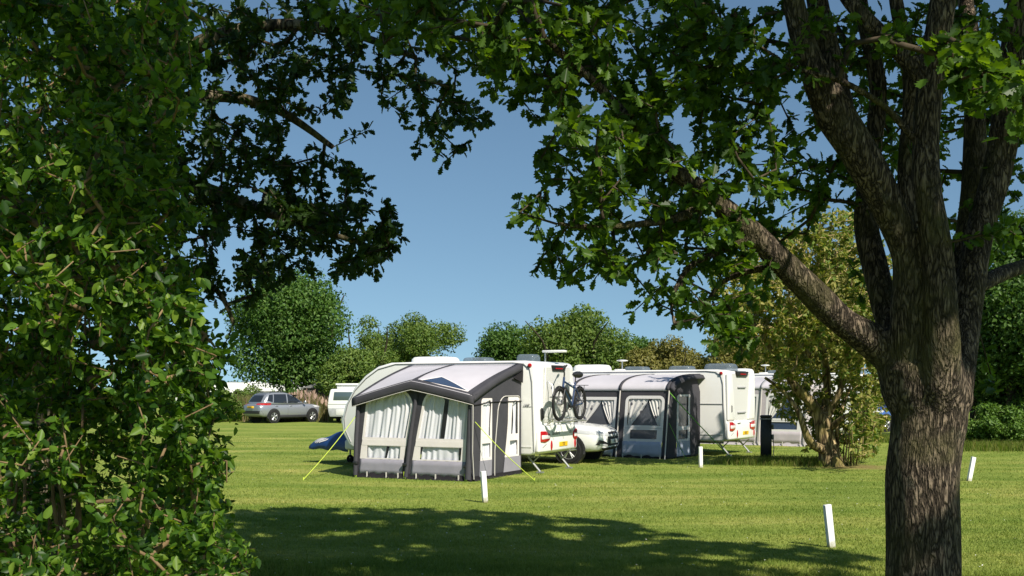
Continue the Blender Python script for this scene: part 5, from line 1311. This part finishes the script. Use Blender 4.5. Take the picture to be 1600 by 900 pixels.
# ================================================================== CARS
from mathutils.bvhtree import BVHTree
M_silver = mat('silver_paint', (.30, .32, .36), .28, metal=.45, coat=.6)
M_carwhite = mat('white_paint', (.80, .80, .79), .25, coat=.6)
M_carblue = mat('blue_paint', (.05, .12, .35), .3, coat=.6)
M_clad = mat('dark_cladding', (.022, .023, .025), .6)
M_head = mat('headlamp', (.50, .51, .53), .15, coat=.8)
def suv(label, paint, loc, head, front='a', plate_f='S10', plate_r='BX20'):
    t = thing('parked_car', loc, head, label, 'car', 'cars parked behind the caravans')
    ST = [(-2.29, .70, .50, .80, .92), (-2.24, .84, .40, .80, 1.0), (-2.05, .90, .33, .82, 1.04), (-1.4, .925, .28, .82, 1.02), (0, .93, .27, .80, 1.0), (1.0, .925, .28, .80, 1.02), (1.5, .92, .29, .80, 1.0), (1.95, .88, .31, .76, .94), (2.17, .80, .34, .70, .86), (2.28, .62, .42, .64, .76)]
    rings = []
    for x, hw, zb, zs, zt in ST:
        h = [(0, zt + .035), (.5 * hw, zt + .03), (.86 * hw, zt), (.975 * hw, zt - .10), (hw, zs - .05), (.985 * hw, .52), (.93 * hw, zb), (.5 * hw, zb - .01)]
        rings.append([(x, y, z) for y, z in h] + [(x, -y, z) for y, z in h[:0:-1]])
    mb = MB(); mb.loft(rings)
    CB = [(.94, -2.16, 1.12, .885), (1.08, -2.12, .92, .855), (1.25, -2.0, .62, .81), (1.45, -1.84, .26, .735), (1.585, -1.66, -.06, .66), (1.655, -1.36, -.34, .56), (1.675, -.98, -.55, .30)]
    if front == 'b': CB = [(z, x0 + .04, x1 + .02, w) for z, x0, x1, w in CB]
    rr = []
    for z, x0, x1, w in CB:
        rr.append([((x0 + x1) / 2 + (x1 - x0) / 2 * math.copysign(abs(math.cos(a)) ** .35, math.cos(a)), w * math.copysign(abs(math.sin(a)) ** .35, math.sin(a)), z) for a in np.linspace(0, 2 * math.pi, 41)[:-1]])
    mb.loft(rr)
    body = mb.build('body', paint, t, smooth=50, subsurf=1)
    bpy.context.view_layer.update()
    bvh = BVHTree.FromObject(body, bpy.context.evaluated_depsgraph_get())
    def decal(name, q, dr, material, parent=t, up=.008, nu=10, nv=6, thick=0):
        q = [Vector(p) for p in q]; dr = Vector(dr).normalized(); mb = MB()
        def f(u, v):
            p = (q[0] * (1 - u) + q[1] * u) * (1 - v) + (q[3] * (1 - u) + q[2] * u) * v
            h, n, i, dd = bvh.ray_cast(p - dr * 1.0, dr)
            return tuple(h - dr * up) if h is not None else tuple(p)
        mb.grid(f, list(np.linspace(0, 1, nu)), list(np.linspace(0, 1, nv)))
        return mb.build(name, material, parent, smooth=50, thick=thick)
    for s in (-1, 1):
        D = (0, -s, 0); Y = 1.1 * s
        decal('side_window', [(-.36, Y, 1.06), (.76, Y, 1.06), (.22, Y, 1.50), (-.30, Y, 1.55)], D, M_glass)
        decal('side_window', [(-1.34, Y, 1.09), (-.44, Y, 1.06), (-.38, Y, 1.55), (-1.22, Y, 1.55)], D, M_glass)
        decal('side_window', [(-1.74, Y, 1.20), (-1.40, Y, 1.12), (-1.28, Y, 1.54), (-1.52, Y, 1.52)], D, M_glass)
        for xw in (-1.36, 1.36):
            mb = MB(); n = 20
            A = [(xw + .43 * math.cos(a), 0, .36 + .43 * math.sin(a)) for a in np.linspace(-.25, math.pi + .25, n)]
            B = [(xw + .345 * math.cos(a), 0, .36 + .345 * math.sin(a)) for a in np.linspace(-.25, math.pi + .25, n)]
            def pj(p):
                h, nn, i, dd = bvh.ray_cast(Vector((p[0], 2 * s, p[2])), Vector((0, -s, 0))); y = h.y if h is not None else .90 * s
                return (p[0], s * max(abs(y), .86) + .014 * s, p[2])
            mb.strip([pj(p) for p in A], [pj(p) for p in B], closed=False)
            mb.build('arch_cladding', M_clad, t, thick=.02)
            mb = MB(); mb.cyl((xw, .70 * s, .36), (xw, (.925 if xw < 0 else .93) * s, .36), .40, 28); mb.build('wheel_well', M_black, t)
            wheel_part(t, xw, .835 * s, .345, .345, .225, side=s)
        mb = MB(); mb.box(-.94, .94, s * .90 - .02, s * .90 + .03, .29, .42); mb.build('sill_cladding', M_clad, t, bevel=.02)
        for x in (-.20, -1.18):
            decal('door_handle', [(x - .10, Y, .90), (x + .10, Y, .90), (x + .10, Y, .935), (x - .10, Y, .935)], D, paint, up=.03, nu=4, nv=3, thick=.02)
        for x in (-.40, .95):
            decal('door_gap', [(x, Y, .42), (x + .008, Y, .42), (x + .008, Y, 1.04), (x, Y, 1.04)], D, M_black, up=.003, nu=2, nv=8)
        mb = MB(); mb.loft([[(.74 + .07 * c * math.cos(a), s * (.92 + o), 1.10 + .085 * c * math.sin(a)) for a in np.linspace(0, 2 * math.pi, 15)[:-1]] for o, c in ((0, .6), (.06, 1), (.15, 1), (.19, .6))])
        mb.build('wing_mirror', paint, t, smooth=60)
        mb = MB(); mb.tube([(-1.45, s * .60, 1.63), (-1.3, s * .60, 1.69), (-.5, s * .58, 1.70), (-.30, s * .58, 1.655)], .018, 6); mb.build('roof_rail', M_black, t, smooth=60)
        if front == 'a':
            decal('headlight', [(2.45, .40 * s, .70), (1.80, 1.05 * s, .79), (1.76, 1.05 * s, .90), (2.35, .42 * s, .79)], (-.85, -.5 * s, 0), M_head)
            decal('air_intake', [(2.4, .46 * s, .46), (2.2, .84 * s, .49), (2.2, .80 * s, .63), (2.4, .46 * s, .54)], (-1, -.1 * s, 0), M_black)
            fl = decal('fog_lamp', [(2.4, .48 * s, .46), (2.2, .78 * s, .49), (2.2, .78 * s, .53), (2.4, .48 * s, .50)], (-1, -.1 * s, 0), M_head, up=.014)
        else:
            decal('headlight', [(2.45, .42 * s, .78), (1.8, 1.05 * s, .84), (1.75, 1.05 * s, .94), (2.35, .44 * s, .88)], (-.85, -.5 * s, 0), M_head)
        decal('tail_light', [(-2.45, .58 * s, .99), (-1.86, 1.02 * s, .96), (-1.80, 1.02 * s, 1.08), (-2.45, .56 * s, 1.06)], (.85, -.5 * s, 0), M_red, up=.012)
    decal('windscreen', [(1.6, -.74, 1.08), (1.6, .74, 1.08), (1.2, .58, 1.58), (1.2, -.58, 1.58)], (-1, 0, 0), M_glass)
    decal('rear_window', [(-2.6, -.70, 1.14), (-2.6, .70, 1.14), (-2.4, .60, 1.56), (-2.4, -.60, 1.56)], (1, 0, 0), M_glass)
    decal('rear_bumper', [(-2.6, -.86, .50), (-2.6, .86, .50), (-2.6, .86, .66), (-2.6, -.86, .66)], (1, 0, 0), M_clad, up=.02, nu=16)
    decal('rear_skid', [(-2.6, -.60, .36), (-2.6, .60, .36), (-2.6, .60, .42), (-2.6, -.60, .42)], (1, 0, 0), M_trim, up=.014, nu=12, nv=3)
    decal('front_skirt', [(2.6, -.70, .30), (2.6, .70, .30), (2.6, .70, .42), (2.6, -.70, .42)], (-1, 0, 0), M_clad, up=.012, nu=16)
    if front == 'a':
        g = decal('grille', [(2.6, -.42, .46), (2.6, .42, .46), (2.6, .46, .70), (2.6, -.46, .70)], (-1, 0, 0), M_black)
        decal('upper_grille', [(2.6, -.34, .765), (2.6, .34, .765), (2.6, .36, .825), (2.6, -.36, .825)], (-1, 0, 0), M_black)
        mb = MB(); mb.cyl((2.285, 0, .735), (2.31, 0, .735), .055, 20); mb.build('badge', M_alu, t)
    else:
        decal('grille', [(2.6, -.5, .46), (2.6, .5, .46), (2.6, .44, .78), (2.6, -.44, .78)], (-1, 0, 0), M_black)
    mb = MB(); mb.box(2.28, 2.315, -.26, .26, .52, .63); p = mb.build('number_plate', M_wplate, t, bevel=.006)
    text_part(plate_f, .11, (2.318, 0, .573), (R(90), 0, R(90)), M_text, p, 'plate_lettering')
    mb = MB(); mb.box(-2.345, -2.25, -.26, .26, .80, .91); p = mb.build('number_plate', M_yplate, t, bevel=.006)
    text_part(plate_r, .11, (-2.348, 0, .853), (R(90), 0, R(-90)), M_text, p, 'plate_lettering')
    mb = MB(); mb.box(-1.0, 1.0, -.6, .6, .22, .32); mb.build('underside', M_black, t)
    if front == 'b': t.scale = (1, 1, 1.05)
    return t
# white car nosing out behind the nearer caravan
th = R(22); wx, wy = 1.50, 28.15
cx = wx + .835 * math.sin(th) - 1.36 * math.cos(th); cy = wy + .835 * math.cos(th) + 1.36 * math.sin(th)
suv('white family car nosing out from behind the nearer caravan', M_carwhite, (cx, cy, 0), -th, 'a', 'S10')
# grey car in front of the reeds
th = R(49); q = gp(427, 661)
cx = q.x + .835 * -math.sin(th) + 1.36 * math.cos(th); cy = q.y + .835 * math.cos(th) + 1.36 * math.sin(th)
suv('silver grey SUV with dark wheel arches seen from behind near the reeds', M_silver, (cx, cy, 0), th, 'b')
q = gp(1392, 673)
suv('blue car glimpsed low between the elder and the oak trunk', M_carblue, (q.x, q.y, 0), R(-150), 'b')

# ================================================================== BICYCLE on the carrier
M_bikeblue = mat('blue_frame_paint', (.008, .03, .10), .3, coat=.6)
M_spoke = mat('spoke_steel', (.45, .45, .46), .35, metal=.8)
bl = Vector((C1[0], C1[1], 0)) + Matrix.Rotation(-A1, 3, 'Z') @ Vector((.35, 1.19, 1.20))
bike = thing('bicycle', bl, -A1 - R(90), 'blue bicycle with black tyres hung on the carrier of the nearer caravan', 'bicycle')
bike.scale = (1.09, 1.09, 1.12)
RA, FA, WR = (-.50, 0, .345), (.63, 0, .345), .318
for c in (RA, FA):
    mb = MB(); mb.torus(c, 'y', WR, .033, 36, 8); w = mb.build('wheel', M_tyre, bike, smooth=60)
    mb = MB(); mb.torus(c, 'y', WR - .035, .014, 36, 6); mb.build('rim', M_black, w, smooth=60)
    mb = MB()
    for k in range(20):
        a = 2 * math.pi * k / 20
        mb.tube([(c[0] + .03 * math.cos(a + .6), .018 * (-1) ** k, c[2] + .03 * math.sin(a + .6)), (c[0] + (WR - .04) * math.cos(a), 0, c[2] + (WR - .04) * math.sin(a))], .003, 3)
    mb.cyl((c[0], -.05, c[2]), (c[0], .05, c[2]), .028, 12); mb.build('spokes', M_spoke, w)
    mb = MB(); mb.tube([(c[0] + (WR + .05) * math.cos(a), 0, c[2] + (WR + .05) * math.sin(a)) for a in np.linspace(.5 if c is FA else .2, 2.7 if c is FA else 3.0, 14)], .016, 6); mb.build('mudguard', M_black, bike, smooth=60)
BB, ST_, HB, HT = (-.06, 0, .30), (-.24, 0, .80), (.43, 0, .70), (.37, 0, .90)
mb = MB(); mb.tube([BB, HB], .034, 10); mb.tube([BB, ST_], .021, 10); mb.tube([(-.20, 0, .68), (.40, 0, .82)], .022, 10); mb.tube([HB, HT], .026, 10)
for s in (-1, 1): mb.tube([(BB[0], s * .03, BB[2]), (RA[0], s * .06, RA[2])], .012, 6); mb.tube([(-.20, s * .02, .70), (RA[0], s * .06, RA[2])], .010, 6)
mb.build('frame', M_bikeblue, bike, smooth=60)
mb = MB(); mb.tube([(.06, 0, .46), (.33, 0, .66)], .055, 10); mb.build('battery', M_black, bike, smooth=60)
mb = MB()
for s in (-1, 1): mb.tube([(.45, s * .055, .66), (.63, s * .06, .345)], .017, 8)
mb.tube([(.45, -.07, .67), (.45, .07, .67)], .022, 8); mb.build('fork', M_black, bike, smooth=60)
mb = MB(); ca, sa_ = math.cos(R(62)), math.sin(R(62))
mb.tube([HT, (.355, 0, .98), (.40, 0, 1.09)], .018, 8)
mb.tube([(.40 + s * .30 * sa_ - abs(s) * .10 * ca, s * .30 * ca, 1.09 + .05 * abs(s)) for s in np.linspace(-1, 1, 9)], .013, 8)
hbar = mb.build('handlebar', M_black, bike, smooth=60)
mb = MB()
for s in (-1, 1): mb.tube([(.40 + s * .22 * sa_ - .07, s * .22 * ca, 1.125), (.40 + s * .31 * sa_ - .11, s * .31 * ca, 1.145)], .019, 8)
mb.build('grip', M_tyre, hbar, smooth=60)
mb = MB(); mb.tube([ST_, (-.27, 0, .93)], .015, 8); mb.build('seat_post', M_black, bike)
mb = MB(); mb.loft([[(-.27 + x, w * math.cos(a), .965 + h * math.sin(a)) for a in np.linspace(0, 2 * math.pi, 15)[:-1]] for x, w, h in ((-.19, .06, .04), (-.17, .11, .075), (-.06, .10, .07), (.06, .045, .04), (.15, .02, .025))]); mb.build('saddle', M_black, bike, smooth=60)
mb = MB(); mb.torus((BB[0], -.05, BB[2]), 'y', .085, .008, 24, 6); mb.cyl((BB[0], -.07, BB[2]), (BB[0], .07, BB[2]), .04, 12)
mb.tube([(BB[0], -.07, BB[2]), (BB[0] + .12, -.08, BB[2] - .12)], .012, 6); mb.box(BB[0] + .08, BB[0] + .17, -.17, -.08, BB[2] - .13, BB[2] - .11)
mb.tube([(BB[0], .07, BB[2]), (BB[0] - .12, .08, BB[2] + .12)], .012, 6); mb.box(BB[0] - .17, BB[0] - .08, .08, .17, BB[2] + .11, BB[2] + .13); mb.build('crank', M_black, bike)
mb = MB(); 
for s in (-1, 1): mb.tube([(RA[0], s * .07, RA[2]), (-.62, s * .06, .74), (-.32, s * .06, .74)], .008, 6); mb.tube([(-.86, s * .06, .74), (-.32, s * .06, .74)], .008, 6)
for x in (-.8, -.6, -.4): mb.tube([(x, -.06, .74), (x, .06, .74)], .006, 5)
mb.build('luggage_rack', M_black, bike)

# ================================================================== WHITE MARKER POSTS and the black service post
def post_mat():
    m, nt, b = nodes_of('white_post'); L = nt.links.new
    tc = nt.nodes.new('ShaderNodeTexCoord'); sp = nt.nodes.new('ShaderNodeSeparateXYZ'); L(tc.outputs['Object'], sp.inputs[0])
    n = nt.nodes.new('ShaderNodeTexNoise'); n.inputs['Scale'].default_value = 24; n.inputs['Detail'].default_value = 6; L(tc.outputs['Object'], n.inputs['Vector'])
    ad = nt.nodes.new('ShaderNodeMath'); ad.operation = 'MULTIPLY_ADD'; ad.inputs[1].default_value = .16; L(n.outputs['Fac'], ad.inputs[0]); L(sp.outputs['Z'], ad.inputs[2])
    r = nt.nodes.new('ShaderNodeValToRGB'); e = r.color_ramp.elements
    e[0].position = .06; e[0].color = (.20, .19, .09, 1); e[1].position = .17; e[1].color = (.74, .74, .73, 1)
    e2 = r.color_ramp.elements.new(.5); e2.color = (.78, .78, .79, 1)
    L(ad.outputs[0], r.inputs[0]); L(r.outputs[0], b.inputs['Base Color']); b.inputs['Roughness'].default_value = .5
    return m
M_post = post_mat()
for i, (px, py, tx, ty, rz, lab) in enumerate([(758, 783, -.065, -.02, 28, 'white marker post in the sun in front of the nearer awning'),
        (1299, 854, -.10, -.03, 20, 'white marker post at the edge of the tree shadow, partly shaded'),
        (1514, 752, .22, .0, 14, 'white marker post tilting past the oak trunk towards the dark hedge'),
        (1095, 731, -.03, .02, 20, 'small white marker post in front of the further awning')]):
    g = gp(px, py)
    if i == 0:
        p0 = thing('marker_post', g, R(rz), lab, 'post', 'white marker posts on the lawn')
        mb = MB(); mb.prism([(-.045, -.03), (.045, -.03), (.045, .03), (-.045, .03)], 'z', -.12, .52); mb.build('post', M_post, p0, bevel=.004, segs=1)
        mb = MB()
        for z in (.36, .42): mb.cyl((.044, 0, z), (.0465, 0, z), .008, 8)
        mb.build('screws', M_black, p0)
        p = p0
    else:
        p = copy_tree(p0); p['label'] = lab
    p.location = g; p.rotation_euler = (ty, tx, R(rz))
g = gp(1197, 718)
bo = thing('service_post', (g.x, g.y, 0), R(-14), 'square black electric hook up post with a pale rim under its cap', 'service post')
mb = MB(); mb.box(-.15, .15, -.15, .15, -.1, 1.12); mb.build('column', mat('black_painted_steel', (.008, .009, .012), .35, spec=.5, var=.3, vscale=8), bo, bevel=.02)
mb = MB(); mb.box(-.165, .165, -.165, .165, 1.10, 1.135); mb.build('rim', M_trim, bo, bevel=.006)
mb = MB(); mb.box(-.16, .16, -.16, .16, 1.14, 1.22); mb.build('cap', M_black, bo, bevel=.03)
for z in (.62, .9):
    mb = MB(); mb.box(.15, .21, -.07, .07, z - .07, z + .07); mb.build('socket', M_trim, bo, bevel=.015)
mb = MB(); mb.tube([(.19, -.02, .56), (.21, -.03, .3), (.18, -.06, .06), (.10, -.3, .012), (-.5, -.2, .012)], .011, 6); mb.build('cable', mat('blue_cable', (.03, .08, .25), .5), bo, smooth=60)

# ================================================================== FAR THINGS
# small old caravan with a raised roof
q = gp(540, 661); s = FPX / q.y
er = thing('pop_top_caravan', (q.x, q.y, 0), R(-4), 'small old white caravan with raised roof and grey lower half, far behind', 'caravan', 'white touring caravans')
bp = [(-.92, .36), (.92, .36), (1.0, .62), (1.04, 1.0), (.98, 1.45), (.88, 1.86), (.80, 1.92), (-.80, 1.92), (-.88, 1.86), (-.98, 1.45), (-1.04, 1.0), (-1.0, .62)]
mb = MB(); mb.prism(bp, 'y', 0, 3.9); mb.build('body', M_white, er, bevel=.07, segs=3)
mb = MB(); mb.prism([(-.90, .355), (.90, .355), (.985, .62), (1.0, .84), (-1.0, .84), (-.985, .62)], 'y', -.02, .4); lb = mb.build('lower_panel', mat('weathered_grey', (.36, .37, .38), .6, var=.15, vscale=5), er, bevel=.03)
mb = MB(); mb.box(-.55, .30, -.035, .0, .44, .78); mb.build('locker_door', M_panel, lb, bevel=.02)
mb = MB(); mb.prism([(-.72, 1.28), (.72, 1.28), (.66, 1.76), (-.66, 1.76)], 'y', -.025, .05); mb.build('window', mat('greenish_glass', (.07, .10, .11), .08, spec=.7), er, bevel=.04)
mb = MB(); mb.box(-1.02, 1.02, -.012, .1, 1.05, 1.08); mb.build('waist_trim', M_trim, er)
mb = MB(); mb.box(-.62, .80, .5, 3.3, 1.92, 2.14); rr_ = mb.build('raised_roof', M_panel, er, bevel=.03)
mb = MB(); mb.box(-.68, .86, .4, 3.4, 2.14, 2.24); mb.build('roof_lid', M_white, rr_, bevel=.04)
for sx in (-1, 1): 
    w = wheel_part(er, 0, sx * .86, .29, .29, .17, side=sx); w.rotation_euler.z = R(90); w.location = (0, 1.9, 0)
mb = MB(); mb.tube([(.0, -.1, .42), (.0, -1.0, .42)], .04, 6); mb.tube([(.0, -.9, .42), (.0, -.9, .02)], .03, 6); mb.build('drawbar', M_steel, er)
# dark timber hut in the trees
hut_q = P(502, 607, 71)
hut = thing('timber_hut', (hut_q.x, hut_q.y, 0), R(12), 'low dark grey hut half hidden by reeds and branches', 'hut')
mb = MB(); mb.box(-1.1, 1.1, -1, 1, 0, 2.0); mb.build('wall', mat('grey_boards', (.085, .08, .075), .9, var=.3, vscale=4, stretch=(4, 4, .4)), hut)
mb = MB(); mb.prism([(-1.3, 1.98), (1.3, 1.98), (0, 2.4)], 'y', -1.15, 1.15); mb.build('roof', mat('grey_felt', (.15, .15, .15), .9, var=.2, vscale=3), hut)
mb = MB(); mb.box(-.4, .35, -1.03, -.99, 0, 1.8); mb.build('door', mat('dark_door', (.05, .045, .04), .8), hut)
# white caravans beyond the hedge
for px, d, rz, lab in ((338, 100, R(8), 'white caravan roof showing over the hedge next to the bush'), (412, 104, R(-12), 'white caravan far behind the grey SUV, roof and top edge showing')):
    c = copy_tree(car2); c['label'] = lab
    c.location = ((px - 800) / FPX * d + 3.2, d, 0); c.rotation_euler.z = rz
# daisies and clover heads dotted over the near lawn
n = 420
dd = 1 / rng.uniform(1 / 32, 1 / 9.8, n); xx = rng.uniform(-.55, .55, n) * dd
fl = scatter('daisies', DIAM, np.stack([xx, dd, rng.uniform(.035, .05, n)], 1), norm(rng.normal(0, 1, (n, 3)) * np.array([1, 1, .1])), np.tile(np.array([0, -.3, 1.]), (n, 1)), rng.uniform(.016, .028, n), mat('daisy_white', (.75, .74, .68), .7))
tag(fl, 'tiny white daisies and clover heads scattered in the lawn', 'flowers', kind='stuff')
